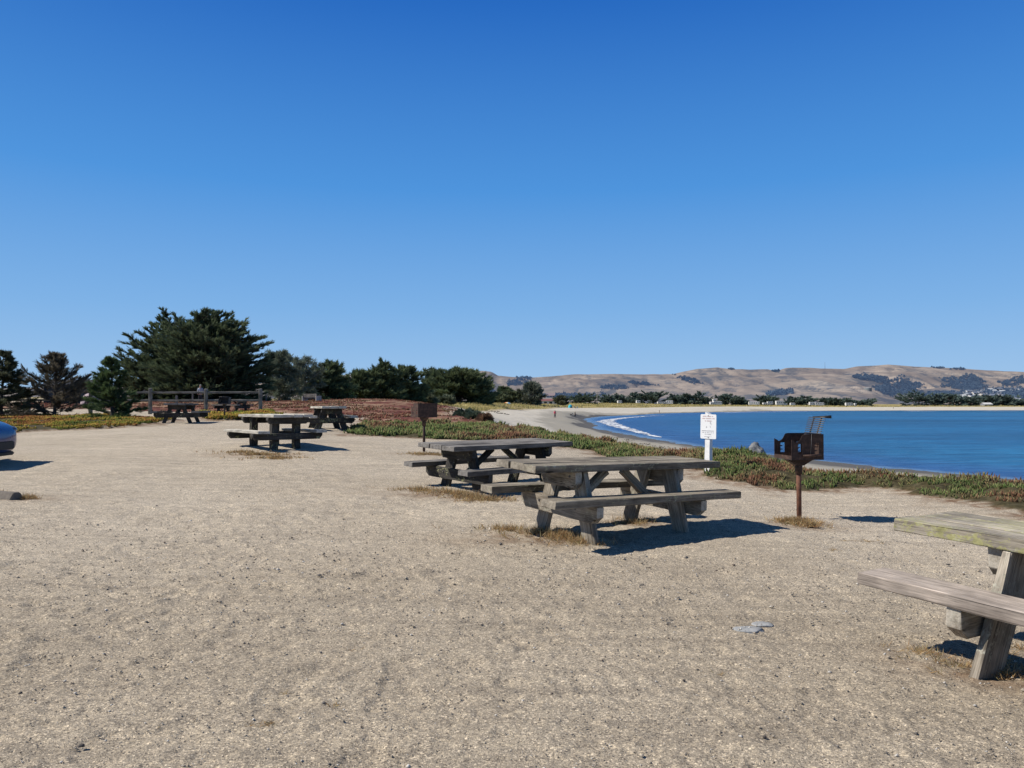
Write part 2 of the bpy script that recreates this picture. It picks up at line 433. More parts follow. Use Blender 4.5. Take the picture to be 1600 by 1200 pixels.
ra = [.5]
while ra[-1] < 16: ra.append(ra[-1] * 1.0042 if ra[-1] > 2.4 else ra[-1] * 1.05)
while ra[-1] < 2600: ra.append(ra[-1] * 1.0085)
ra = np.array(ra); az = np.radians(np.arange(-62, 62.01, .24))
RR, AA = np.meshgrid(ra, az, indexing='ij')
GX, GY = RR * np.sin(AA), RR * np.cos(AA)
D = plan(GX.ravel(), GY.ravel()); gx, gy = GX.ravel(), GY.ravel(); rr = RR.ravel()
zz = D['z'].copy()
lot = (1 - D['beach']) * (1 - D['grass']) * (1 - np.clip(D['strip'] + D['left'], 0, 1))
nearf = sst(40, 8, rr)
clod = fbm(gx * 7, gy * 7, 3, 51)
scuff = np.abs(fbm(gx * 2.2, gy * 3.1, 3, 54))
foot = sst(.22, .42, fbm(gx * 3.4, gy * 3.4, 2, 53))
patchy = sst(-.12, .22, fbm(gx * .6, gy * .6, 3, 58))
zz += lot * nearf * (.012 * clod * (.5 + .6 * patchy) - .007 * patchy * sst(.10, .30, fbm(gx * 4.2, gy * 4.2, 2, 59)) + .006 * (.5 + .6 * patchy) * np.clip(fbm(gx * 13, gy * 13, 2, 71) - .13, 0, 1) / .2 * np.clip(.9 - gx * .12, .35, 1.3) + .010 * fbm(gx * 19, gy * 19, 2, 52) - .012 * scuff - .012 * foot)
zz += lot * .05 * fbm(gx * .5, gy * .5, 3, 55) * sst(3, 10, rr)
zz += D['beach'] * (.05 * fbm(gx * .8, gy * .8, 3, 56))
wet = np.clip(1.15 - D['W'] / 15, 0, 1.2)
nr, na = RR.shape
ii = np.arange(nr * na).reshape(nr, na)
quads = np.stack([ii[:-1, :-1], ii[:-1, 1:], ii[1:, 1:], ii[1:, :-1]], -1).reshape(-1, 4)
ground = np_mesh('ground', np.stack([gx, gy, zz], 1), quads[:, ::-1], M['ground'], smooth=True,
                 attrs=dict(rough=np.clip(sst(11, 4.5, rr) * .85 + .08 * patchy * sst(24, 9, rr), 0, 1), soil=D['soil'] * (1 - D['red']), plant=np.maximum.reduce([D['strip'], D['left'], D['fen']]) * .95, red=D['red'], beach=D['beach'], wet=wet, grass=D['grass']))  # rough carries the painted foreground shade plus a slight patchy tone
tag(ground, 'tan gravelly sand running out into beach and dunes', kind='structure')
# the part of the ground behind the viewer
bk = np.array([[-400, -400], [12, -400], [12, .2], [-.4, .2], [-400, .2]], float)
aa = np.radians(np.arange(62, 298.1, 4)); r2 = np.array([.5, 2, 5, 9, 14, 22, 40, 90, 300])
R2, A2 = np.meshgrid(r2, aa, indexing='ij'); bx, by = (R2 * np.sin(A2)).ravel(), (R2 * np.cos(A2)).ravel()
D2 = plan(bx, by); i2 = np.arange(bx.size).reshape(R2.shape)
q2 = np.stack([i2[:-1, :-1], i2[:-1, 1:], i2[1:, 1:], i2[1:, :-1]], -1).reshape(-1, 4)
gb = np_mesh('ground', np.stack([bx, by, D2['z'] - .006], 1), q2[:, ::-1], M['ground'], smooth=True,
             attrs=dict(rough=0 * bx + .85, soil=0 * bx, plant=0 * bx, red=0 * bx, beach=D2['beach'], wet=0 * bx, grass=0 * bx))
tag(gb, 'gravelly sand behind the picnic area', kind='structure')
del GX, GY, RR, AA

# ------------------------------------------------------------------ water
m, nt, p = new_mat('bay_water'); g = NT(nt); P = g.pos()
st = g.noise(g.scale(P, (.006, .022, 1)), 1, 4, .6, .3); st2 = g.noise(g.scale(P, (.05, .28, 1)), 1, 5, .65)
sh = g.attr('shore')
c = g.ramp(st, [(.32, (.005, .070, .160)), (.5, (.009, .108, .255)), (.68, (.016, .160, .335))])
c = g.mix(g.mapr(g.attr('far'), .0, 1.0), c, (.004, .075, .150))
c = g.mix(g.mapr(sh, .0, 1.0), c, (.022, .085, .25))
c = g.mix(1.0, c, g.ramp(g.noise(g.scale(P, (.35, 1.6, 1)), 1, 6, .7), [(.34, (.42, .47, .55)), (.5, (.98, .98, .98)), (.64, (1.7, 1.55, 1.42))]), 'MULTIPLY')
c = g.mix(1.0, c, g.ramp(st2, [(.3, (.62, .66, .70)), (.7, (1.35, 1.32, 1.28))]), 'MULTIPLY')
c = g.mix(g.mapr(sh, .9, 1.02), c, (.16, .27, .42))
g.l(c, p.inputs['Base Color']); p.inputs['Roughness'].default_value = .3; p.inputs['Specular IOR Level'].default_value = .28
w1 = g.noise(g.scale(P, (.5, 1.5, 1)), 1.0, 5, .65)
w2 = g.noise(g.scale(P, (.12, .4, 1)), 1.0, 3, .6)
b = g.bump(w2, .8, 1.0); b = g.bump(w1, .9, .5, b); g.l(b, p.inputs['Normal']); M['water'] = m
ry = [20.0]
while ry[-1] < 1500: ry.append(ry[-1] * 1.035)
ry = np.array(ry); u = np.linspace(-.05, 1.8, 90)
YY, UU = np.meshgrid(ry, u, indexing='ij'); wx, wy = (UU * YY + 4).ravel(), YY.ravel()
Wd = sdist(WATER, wx, wy)
shore = np.clip(1.02 - Wd / np.clip(wy * .22, 14, 60), 0, 1.02)
ii = np.arange(wx.size).reshape(YY.shape)
q = np.stack([ii[:-1, :-1], ii[:-1, 1:], ii[1:, 1:], ii[1:, :-1]], -1).reshape(-1, 4)
water = np_mesh('water', np.stack([wx, wy, np.full(wx.shape, -2.7)], 1), q, M['water'], smooth=True, attrs=dict(shore=shore, far=sst(300, 620, wy)))
tag(water, 'blue bay water', kind='structure')

# breaking foam: ribbons on the water
m, nt, p = new_mat('sea_foam'); g = NT(nt); P = g.pos()
p.inputs['Base Color'].default_value = (.78, .8, .82, 1); p.inputs['Roughness'].default_value = .9
tr = g.n('ShaderNodeBsdfTransparent'); mx = g.n('ShaderNodeMixShader')
fa = g.math('ADD', g.attr('core'), g.math('MULTIPLY', g.math('SUBTRACT', g.noise(g.scale(P, (1.2, .3, 1)), .8, 6, .8), .56), 3.6))
g.l(g.mapr(fa, .42, .62), mx.inputs[0]); g.l(tr.outputs[0], mx.inputs[1]); g.l(p.outputs[0], mx.inputs[2])
g.l(mx.outputs[0], nt.nodes['Material Output'].inputs[0]); M['foam'] = m


def ribbon(pts, widths, z, name, label):
    pts = np.array(pts, float); t = np.linspace(0, len(pts) - 1, len(pts) * 8)
    i0 = np.minimum(t.astype(int), len(pts) - 2); fr = (t - i0)[:, None]
    c = pts[i0] * (1 - fr) + pts[i0 + 1] * fr
    w = np.interp(t, np.arange(len(widths)), widths)
    d = np.gradient(c, axis=0); d /= np.linalg.norm(d, axis=1)[:, None]; nrm = np.stack([-d[:, 1], d[:, 0]], 1)
    V, core = [], []
    for k, cc in ((-1, -.2), (-.4, .8), (.4, .8), (1, -.2)):
        V.append(np.concatenate([c + nrm * (w * k * .5)[:, None], np.full((len(c), 1), z)], 1)); core.append(np.full(len(c), cc))
    core = np.concatenate(core); n = len(c)
    ends = np.minimum(1, np.minimum(np.arange(n), n - 1 - np.arange(n)) / 6.0)
    core = core * np.tile(ends, 4) - .2 * (1 - np.tile(ends, 4))
    j = np.arange(n - 1)
    q = np.concatenate([np.stack([k * n + j, k * n + j + 1, (k + 1) * n + j + 1, (k + 1) * n + j], 1) for k in range(3)])
    o = np_mesh(name, np.concatenate(V), q, M['foam'], attrs=dict(core=core))
    return tag(o, label, kind='stuff')


def wp(px, py, zw=-2.7):
    Z = (CH - zw) * F / (py - HOR); return ((px - 800) / F * Z, Z)


ribbon([wp(1042, 686.5), wp(1018, 680.5), wp(998, 675.5), wp(972, 668), wp(955, 662.5), wp(945, 658.6), wp(953, 656), wp(981, 652.5), wp(1010, 650.3), wp(1060, 648.3)],
       [1.0, 2.0, 3.2, 5.0, 7.0, 8.5, 7.0, 5.5, 4.2, 3.5], -2.66, 'wave_foam', 'curling white line of a small wave breaking along the shore')
ribbon([wp(1090, 646.2), wp(1160, 644.2), wp(1230, 643.3), wp(1300, 642.8)], [6, 9, 9, 6], -2.66, 'wave_foam', 'thin white surf line under the far beach behind the sign')
ribbon([wp(1395, 643.0), wp(1440, 642.8), wp(1480, 642.7)], [8, 16, 8], -2.66, 'wave_foam', 'short white surf patch at the far beach below the dark wood')
ribbon([wp(1520, 642.9), wp(1560, 642.9), wp(1610, 643)], [6, 12, 8], -2.66, 'wave_foam', 'white surf line at the right end of the far beach')

# ------------------------------------------------------------------ hills
RIDGE = [(-400, 612), (0, 606), (300, 604), (480, 596), (520, 588), (548, 584), (600, 591), (660, 600), (700, 600), (728, 590), (738, 584), (752, 579), (768, 581), (778, 587), (800, 589),
         (835, 590), (860, 588.5), (880, 586), (905, 584.5), (960, 584.2), (1000, 584.5), (1050, 584), (1068, 580), (1090, 575.5), (1122, 573.5), (1140, 576), (1165, 577), (1200, 577), (1213, 580),
         (1228, 575), (1240, 574), (1290, 576), (1320, 577), (1340, 573), (1370, 571.5), (1388, 569.7), (1405, 571), (1430, 573), (1480, 575), (1510, 576.5), (1540, 579), (1600, 582), (1750, 586), (2200, 596)]
RX, RYv = np.array(RIDGE).T
MID = [(-400, 618), (600, 610), (700, 606), (735, 600), (770, 598), (815, 602), (850, 597), (900, 592), (960, 591), (1010, 594), (1060, 590), (1110, 584), (1150, 586), (1190, 590), (1225, 586), (1270, 583), (1320, 586), (1360, 582),
       (1410, 580), (1460, 584), (1500, 587), (1550, 590), (1620, 593), (2200, 604)]
LOW = [(-400, 622), (700, 616), (760, 611), (820, 608), (880, 603), (950, 604), (1010, 607), (1070, 611), (1110, 610), (1150, 605), (1200, 600), (1250, 595), (1295, 590), (1340, 588), (1375, 592), (1410, 604), (1440, 608), (1475, 603),
       (1520, 601), (1580, 604), (1640, 607), (2200, 614)]
FOOT = [(-400, 625), (740, 623), (860, 620), (960, 622), (1080, 619), (1160, 617), (1240, 613), (1310, 612), (1365, 616), (1400, 624), (1440, 622), (1485, 617), (1520, 612.5), (1560, 609.5), (1600, 608), (1660, 608), (2200, 618)]
Y0, Y1 = 950.0, 3500.0


def hill(x, y):
    """four ridges one behind the other, steep in front, with spurs and gullies"""
    px = 800 + F * x / y
    wx_, wy_ = x + 60 * fbm(x * .004, y * .003, 3, 61), y + 90 * fbm(x * .004, y * .003, 3, 62)
    gul = .5 - np.minimum(np.abs(fbm(wx_ * .0052, wy_ * .0018, 4, 63, .55)), .05 + 1.5 * np.abs(fbm(wx_ * .013, wy_ * .005, 3, 66, .5)))
    lump = fbm(wx_ * .0035, wy_ * .0022, 3, 64)
    z = np.full(np.shape(x), 2.0); s = np.zeros(np.shape(x))
    for (pr, yr, steep, k) in ((FOOT, 1400, .13, .35), (LOW, 2050, .20, .8), (MID, 2750, .24, 1.0), (RIDGE, 3450, .26, 1.0)):
        a, b_ = np.array(pr).T
        zr = CH + (HOR - np.interp(px, a, b_)) / F * yr
        yy = yr + 130 * fbm(x * .0016, y * 0 + yr, 2, int(yr)) - y
        run = np.maximum(zr, 8) / steep
        t = np.where(yy > 0, 1 - yy / run, 1 + yy / (run * 1.1))
        face = np.clip(t, 0, 1)
        prof = face ** 1.15 * (1.0 - .12 * face) / .88
        amp = k * np.clip(zr / 120, .1, 1) * np.clip(face * 3, 0, 1) * np.clip((1 - face) * 4, 0, 1)
        zi = 2 + (zr - 2) * np.minimum(prof, 1) - amp * 56 * (gul - .30) + amp * 26 * lump
        up = zi > z
        s = np.where(up, face, s); z = np.where(up, zi, z)
    return z, gul, s


hy = np.concatenate([np.linspace(Y0, 1500, 50)[:-1], np.linspace(1500, Y1 * 1.16, 210)]); hpx = np.linspace(-400, 2300, 700)
HY, HPX = np.meshgrid(hy, hpx, indexing='ij'); hx = ((HPX - 800) / F * HY).ravel(); hyy = HY.ravel()
hz, gul, hs = hill(hx, hyy)
m, nt, p = new_mat('dry_hill_grass'); g = NT(nt); P = g.pos()
c = g.ramp(g.noise(g.scale(P, (.004, .002, .016)), 1, 6, .65, .4), [(.34, (.155, .122, .098)), (.5, (.245, .195, .150)), (.66, (.37, .30, .225))])
sn = g.noise(g.scale(P, (.012, .006, .035)), 1, 7, .78, .3)
scrub = g.math('ADD', g.math('MULTIPLY', g.attr('gully'), .24), sn)
c = g.mix(g.mapr(scrub, .47, .68, 0, .85), c, (.045, .058, .072))
c = g.mix(g.mapr(g.noise(g.scale(P, (.045, .02, .12)), 1, 5, .8), .58, .66, 0, .6), c, (.06, .066, .07))
c = g.mix(g.mapr(g.noise(g.scale(P, (.0025, .001, .09)), 1, 4, .6), .57, .64, 0, .35), c, (.12, .09, .085))
c = g.mix(g.mapr(g.noise(g.scale(P, (.004, .001, .07)), 1, 4, .6, .5), .60, .66, 0, .4), c, (.42, .35, .28))
g.l(c, p.inputs['Base Color']); p.inputs['Roughness'].default_value = 1; p.inputs['Specular IOR Level'].default_value = 0
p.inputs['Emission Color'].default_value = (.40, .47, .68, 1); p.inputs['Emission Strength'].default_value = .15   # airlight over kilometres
M['hill'] = m
ii = np.arange(hx.size).reshape(HY.shape)
q = np.stack([ii[:-1, :-1], ii[:-1, 1:], ii[1:, 1:], ii[1:, :-1]], -1).reshape(-1, 4)
mask = sst(.36, .485, gul) * np.clip((1.05 - hs) * 3, .1, 1)
hills = np_mesh('hills', np.stack([hx, hyy, hz], 1), q, M['hill'], smooth=True, attrs=dict(gully=mask))
tag(hills, 'dry pinkish brown hills with dark gullies behind the bay', kind='structure')


def hill_at(px, py):
    """first point of the hill surface seen along a sight line"""
    y = np.linspace(Y0 + 5, Y1, 900); x = (px - 800) / F * y
    z = hill(x, y)[0]; ray = CH + (HOR - py) / F * y
    k = np.argmax(z >= ray) if (z >= ray).any() else len(y) - 1
    return Vector((x[k], y[k], z[k]))


# ------------------------------------------------------------------ leaf-like geometry
def sprays(base, dirs, length, width, roll, cols):
    """thin pointed leaves: one diamond quad each"""
    n = len(base); dirs = dirs / np.linalg.norm(dirs, axis=1)[:, None]
    ref = np.stack([np.cos(roll), np.sin(roll), .35 * np.sin(roll * 3.1)], 1)
    side = np.cross(dirs, ref); side /= (np.linalg.norm(side, axis=1)[:, None] + 1e-9)
    mid = base + dirs * (length * .45)[:, None]
    V = np.stack([base, mid + side * width[:, None] * .5, base + dirs * length[:, None], mid - side * width[:, None] * .5], 1).reshape(-1, 3)
    q = np.arange(n * 4).reshape(n, 4)
    return V, q, np.repeat(cols, 4, 0)


def tube_np(paths, radii, sides=6):
    """list of polylines with per-point radii -> vertices, quads"""
    Vs, Qs, off = [], [], 0
    for P_, r_ in zip(paths, radii):
        P_ = np.asarray(P_, float); n = len(P_)
        d = np.gradient(P_, axis=0); d /= np.linalg.norm(d, axis=1)[:, None] + 1e-9
        ref = np.where(np.abs(d[:, 2:3]) > .9, np.array([[1., 0, 0]]), np.array([[0, 0, 1.]]))
        u_ = np.cross(d, ref); u_ /= np.linalg.norm(u_, axis=1)[:, None] + 1e-9; v_ = np.cross(d, u_)
        a = np.linspace(0, 2 * np.pi, sides, endpoint=False)
        ring = P_[:, None] + np.asarray(r_)[:, None, None] * (np.cos(a)[None, :, None] * u_[:, None] + np.sin(a)[None, :, None] * v_[:, None])
        Vs.append(ring.reshape(-1, 3))
        i_ = np.arange(n * sides).reshape(n, sides) + off
        j_ = np.roll(i_, -1, 1)
        Qs.append(np.stack([i_[:-1], j_[:-1], j_[1:], i_[1:]], -1).reshape(-1, 4)); off += n * sides
    return np.concatenate(Vs), np.concatenate(Qs)


M['needles'] = col_mat('conifer_needles', .8, .28, .3, 1.2)
M['leaf'] = col_mat('succulent_leaf', .75, .12, .3, 6.0, .08)
M['straw'] = col_mat('dry_straw', .9, .25, .25, 9.0)
M['far_needles'] = col_mat('far_tree_foliage', .9, .1, .3, .15)
M['bark'] = plain('grey_brown_bark', (.075, .06, .05), .95, .4, 3, bump=.8)
M['pale_bark'] = plain('bleached_dead_bark', (.22, .20, .18), .95, .3, 3, bump=.6)


def conifer(name, loc, Ht, spread, seed, label, cat='tree', group=None, col=(.030, .046, .024), tip=(.060, .080, .035), limbs=90, shoots=9, per=14, spray=(.4, .09),
            wind=(.35, 0), base=.06, shape='dome', up=.45, dead=0.0, trunks=1, depth=None, bark='bark', var=(.55, 1.2)):
    r = np.random.default_rng(seed)
    root = empty(name, loc)
    tag(root, label, cat, group)
    depth = depth or spread
    lean = np.array([wind[0], wind[1], 0.0])
    tpaths, trad = [], []
    B, Dv, Ln, Wd_, Cl = [], [], [], [], []
    tops = []
    for k in range(trunks):
        off = np.array([(r.uniform(-.40, .40) if k else r.uniform(-.1, .1)) * spread, r.uniform(-.3, .3) * depth, 0]) if trunks > 1 else np.zeros(3)
        hk = Ht * (1 if k == 0 else r.uniform(.93, 1.0) * (1 - .62 * min(1, abs(off[0]) / (.42 * spread)) ** 1.5))
        tt = np.linspace(0, 1, 10)[:, None]
        path = np.array([0, 0, -.3]) + off * tt ** .7 + np.array([0, 0, hk * .96 + .3]) * tt + lean * Ht * .22 * tt ** 2 + r.normal(0, .012 * Ht, (10, 3)) * tt
        tpaths.append(path); trad.append(np.linspace(.030 * Ht, .004 * Ht, 10)); tops.append(path)
    for i in range(limbs):
        path = tops[i % trunks]
        t = base + (1 - base) * ((i + r.uniform(0, 1)) / limbs) ** .92
        fi = t * 9; k0 = min(int(fi), 8); st_ = path[k0] + (path[k0 + 1] - path[k0]) * (fi - k0)
        if shape == 'dome': pr = max(.24, (1 - t ** 2.6) ** .85) * (.75 + .25 * min(1, t * 5))
        elif shape == 'cone': pr = (1.03 - t) ** .85
        elif shape == 'pine': pr = .35 + .75 * math.sin(math.pi * min(1, .12 + t * .85)) if t < .93 else .3
        else: pr = max(.15, 1 - t ** 3)
        L_ = pr * r.uniform(*var)
        a = r.uniform(0, 2 * np.pi)
        el = up * (.02 + 1.25 * t) + r.normal(0, .13) - (.16 if t < .14 else 0)
        d0 = np.array([math.cos(a) * spread * L_, math.sin(a) * depth * L_, 0])
        ln = np.linalg.norm(d0) / (1 if trunks == 1 else 1.02) + 1e-6
        d0 = d0 / np.linalg.norm(d0) + lean * (.4 + .5 * t); d0[2] = el
        d0 /= np.linalg.norm(d0)
        n = 7; s = np.linspace(0, 1, n)[:, None]
        lp = st_ + d0 * ln * s + np.array([lean[0] * .25, lean[1] * .25, .28 * up]) * ln * s ** 2.2 + r.normal(0, .025 * ln, (n, 3)) * s
        tpaths.append(lp); trad.append(np.linspace(.010 * Ht * (.5 + .5 * pr), .0016 * Ht, n))
        if r.uniform() < dead: continue
        shade = r.uniform(.7, 1.15)
        ns = max(3, int(shoots * (.45 + .75 * L_)))
        s0 = r.uniform(.12, 1.0, ns) ** .7; f_ = s0 * (n - 1); k1 = np.minimum(f_.astype(int), n - 2)
        sp = lp[k1] + (lp[k1 + 1] - lp[k1]) * (f_ - k1)[:, None]
        tg = lp[k1 + 1] - lp[k1]; tg /= np.linalg.norm(tg, axis=1)[:, None] + 1e-9
        sgn = r.choice([-1, 1], ns)[:, None]
        sd = np.cross(tg, np.array([0, 0, 1.])); sd /= np.linalg.norm(sd, axis=1)[:, None] + 1e-9
        if shape == 'pine':
            dv = tg * .5 + r.normal(0, .55, (ns, 3)) + np.array([0, 0, .35]); sl = np.full(ns, .22 * spread) * r.uniform(.5, 1.1, ns)
        else:
            dv = tg * r.uniform(.7, 1.2, (ns, 1)) + sd * sgn * r.uniform(.15, .85, (ns, 1)) + np.array([0, 0, .16]) + lean * .5 + r.normal(0, .10, (ns, 3))
            sl = ln * r.uniform(.16, .38, ns) * (1.15 - .6 * s0)
        dv /= np.linalg.norm(dv, axis=1)[:, None]
        q_ = r.uniform(0, 1, (ns, per))
        bp = sp[:, None] + dv[:, None] * (sl[:, None] * q_)[..., None] + r.normal(0, .04, (ns, per, 3)) * (sl[:, None, None] + .12)
        if shape == 'pine': dd = dv[:, None] * .7 + r.normal(0, .75, (ns, per, 3))
        else: dd = dv[:, None] * 1.0 + r.normal(0, .24, (ns, per, 3)) + np.array([0, 0, .12])
        sz = r.uniform(.55, 1.25, (ns, per))
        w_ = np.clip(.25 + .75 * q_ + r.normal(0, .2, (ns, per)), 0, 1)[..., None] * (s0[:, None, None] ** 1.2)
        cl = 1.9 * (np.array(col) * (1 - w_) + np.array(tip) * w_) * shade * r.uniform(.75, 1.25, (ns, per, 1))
        B.append(bp.reshape(-1, 3)); Dv.append(dd.reshape(-1, 3)); Ln.append((sz * spray[0]).ravel()); Wd_.append((sz * spray[1]).ravel()); Cl.append(cl.reshape(-1, 3))
    tv, tq = tube_np(tpaths, trad, 6)
    np_mesh('trunk', tv, tq, M[bark], root, smooth=True)
    B = np.concatenate(B); n = len(B)
    V, q, c = sprays(B, np.concatenate(Dv), np.concatenate(Ln), np.concatenate(Wd_), r.uniform(0, 6.28, n), np.concatenate(Cl))
    np_mesh('crown', V, q, M['needles'], root, cols=c)
    return root


def ptree(px, Z, top, hw, seed, label, **k):
    b_ = at(px, Z); Ht = max(.25, zy(top, Z) - b_.z)
    return conifer(k.pop('name', 'cypress_tree'), b_, Ht, hw / F * Z, seed, label, **k)


GB, GT = (.033, .049, .029), (.088, .108, .050)
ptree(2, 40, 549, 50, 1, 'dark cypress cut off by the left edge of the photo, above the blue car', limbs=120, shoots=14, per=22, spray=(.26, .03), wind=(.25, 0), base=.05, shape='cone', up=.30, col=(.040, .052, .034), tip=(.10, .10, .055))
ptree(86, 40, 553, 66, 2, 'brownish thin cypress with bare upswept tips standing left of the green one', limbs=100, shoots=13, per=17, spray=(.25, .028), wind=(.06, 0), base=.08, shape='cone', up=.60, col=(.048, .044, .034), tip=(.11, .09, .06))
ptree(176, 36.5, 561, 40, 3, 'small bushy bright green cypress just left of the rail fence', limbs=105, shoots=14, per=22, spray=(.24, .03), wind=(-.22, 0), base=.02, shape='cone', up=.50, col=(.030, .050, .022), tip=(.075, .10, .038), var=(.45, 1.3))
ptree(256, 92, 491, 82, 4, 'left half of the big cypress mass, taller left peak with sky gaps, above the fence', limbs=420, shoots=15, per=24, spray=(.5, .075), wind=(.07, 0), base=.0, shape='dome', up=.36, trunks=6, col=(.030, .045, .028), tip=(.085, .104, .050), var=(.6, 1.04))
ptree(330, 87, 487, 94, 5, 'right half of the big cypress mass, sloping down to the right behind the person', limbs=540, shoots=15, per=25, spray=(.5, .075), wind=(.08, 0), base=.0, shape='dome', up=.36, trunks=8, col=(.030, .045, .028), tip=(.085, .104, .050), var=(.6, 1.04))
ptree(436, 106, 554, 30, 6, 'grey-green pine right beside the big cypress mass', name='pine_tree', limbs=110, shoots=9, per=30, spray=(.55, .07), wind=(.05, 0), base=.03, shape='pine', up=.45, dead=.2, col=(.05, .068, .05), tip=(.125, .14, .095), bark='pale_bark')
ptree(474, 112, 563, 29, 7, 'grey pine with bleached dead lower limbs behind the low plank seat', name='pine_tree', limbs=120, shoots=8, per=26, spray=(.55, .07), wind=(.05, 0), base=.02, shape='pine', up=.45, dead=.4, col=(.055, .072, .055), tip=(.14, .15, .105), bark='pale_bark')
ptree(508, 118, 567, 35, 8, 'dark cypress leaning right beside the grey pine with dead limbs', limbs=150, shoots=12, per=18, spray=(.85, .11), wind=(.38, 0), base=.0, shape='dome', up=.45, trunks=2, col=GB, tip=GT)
MR = 'middle row of wind-swept cypresses'
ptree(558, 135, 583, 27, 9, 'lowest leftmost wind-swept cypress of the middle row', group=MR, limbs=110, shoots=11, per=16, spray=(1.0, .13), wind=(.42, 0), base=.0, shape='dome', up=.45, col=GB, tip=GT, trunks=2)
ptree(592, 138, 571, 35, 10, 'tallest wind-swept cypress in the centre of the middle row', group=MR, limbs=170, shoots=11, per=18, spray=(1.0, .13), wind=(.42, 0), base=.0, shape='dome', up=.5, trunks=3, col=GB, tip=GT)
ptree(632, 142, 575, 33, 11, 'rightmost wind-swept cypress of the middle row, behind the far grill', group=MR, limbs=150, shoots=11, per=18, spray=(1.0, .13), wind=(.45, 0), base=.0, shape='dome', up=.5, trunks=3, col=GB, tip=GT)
ptree(678, 205, 581, 19, 12, 'slim round-topped pine between the middle row and the right cypress', name='pine_tree', limbs=80, shoots=9, per=24, spray=(1.0, .16), wind=(.05, 0), base=.06, shape='pine', up=.5, dead=.12, col=(.045, .065, .04), tip=(.10, .12, .07))
ptree(716, 200, 582, 52, 13, 'broad dark cypress at the head of the beach, left of the yellow tent', limbs=280, shoots=13, per=20, spray=(1.4, .19), wind=(.12, 0), base=.0, shape='dome', up=.32, trunks=5, col=GB, tip=GT)
ptree(543, 128, 602, 9, 14, 'small bright green bush in front of the middle row of cypresses', name='green_bush', cat='bush', limbs=45, shoots=7, per=16, spray=(.5, .10), wind=(0, 0), base=.0, shape='dome', up=.7, col=(.045, .085, .034), tip=(.10, .16, .06))
for px, Z, top, hw, sd_, lb in ((630, 150, 618, 14, 15, 'low grey-green shrub above the far grill, leftmost of three'), (663, 150, 616, 20, 16, 'wide grey-green shrub above the far grill, in front of the slim pine'),
                                (697, 165, 621, 13, 17, 'low olive shrub at the foot of the broad dark cypress'), (726, 46, 653, 15, 171, 'dark green mound of shrub where the red dune cover meets the beach'),
                                (742, 43, 658, 12, 172, 'lower dark shrub mound right of the one at the beach corner'), (757, 39, 661, 8, 173, 'small brown shrub on the bluff edge above the ice plant')):
    br = sd_ == 173
    ptree(px, Z, top, hw, sd_, lb, name='shrub', cat='shrub', limbs=60, shoots=8, per=16, spray=(.7 * Z / 150 + .12, .15 * Z / 150 + .03), wind=(.1, 0), base=.0, shape='dome', up=.30, trunks=2,
          col=(.085, .05, .035) if br else ((.045, .058, .035) if Z > 100 else (.035, .048, .034)), tip=(.16, .10, .06) if br else ((.11, .12, .075) if Z > 100 else (.075, .095, .06)))
SB, ST = (.05, .062, .036), (.10, .115, .06)
ptree(786, 335, 608, 15, 18, 'small dark tree behind the colourful umbrella', limbs=60, shoots=8, per=16, spray=(1.8, .35), wind=(.1, 0), base=.0, shape='dome', up=.4, col=GB, tip=GT)
ptree(772, 330, 618, 22, 19, 'olive shrub mass behind the yellow tent', name='shrub', cat='shrub', limbs=70, shoots=8, per=16, spray=(1.6, .4), wind=(.1, 0), base=.0, shape='dome', up=.3, col=SB, tip=ST, trunks=2)
ptree(803, 332, 616, 20, 20, 'olive shrub mass between small dark tree and half-grey tree', name='shrub', cat='shrub', limbs=70, shoots=8, per=16, spray=(1.6, .4), wind=(.1, 0), base=.0, shape='dome', up=.3, col=SB, tip=ST, trunks=2)
ptree(827, 330, 600, 20, 21, 'taller half-grey tree left of the red-roofed building', limbs=120, shoots=9, per=18, spray=(1.8, .3), wind=(.05, 0), base=.0, shape='dome', up=.5, dead=.2, col=(.045, .06, .042), tip=(.13, .135, .105), bark='pale_bark', trunks=2)
ptree(876, 440, 621, 9, 22, 'round dark shrub right of the red-roofed building', name='shrub', cat='shrub', limbs=40, shoots=6, per=14, spray=(2.0, .6), wind=(0, 0), base=.0, shape='dome', up=.35, col=(.05, .055, .038), tip=(.09, .095, .06))


def tree_far(px, Z, top, hw, seed, label, hz_=.25, cat='tree', name='cypress_tree'):
    c0 = np.array((.036, .054, .036)) * (1 - hz_) + np.array((.10, .15, .20)) * hz_ * .8  # hz_ mixes distance haze into the foliage colours
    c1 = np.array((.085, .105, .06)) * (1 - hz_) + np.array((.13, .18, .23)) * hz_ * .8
    k = Z / 800
    return ptree(px, Z, top, hw, seed, label, name=name, cat=cat, group='trees along the far shore', limbs=70, shoots=7, per=13, spray=(2.8 * k, .75 * k), wind=(.06, 0), base=.0, shape='dome', up=.30,
                 trunks=4, col=tuple(c0), tip=tuple(c1))


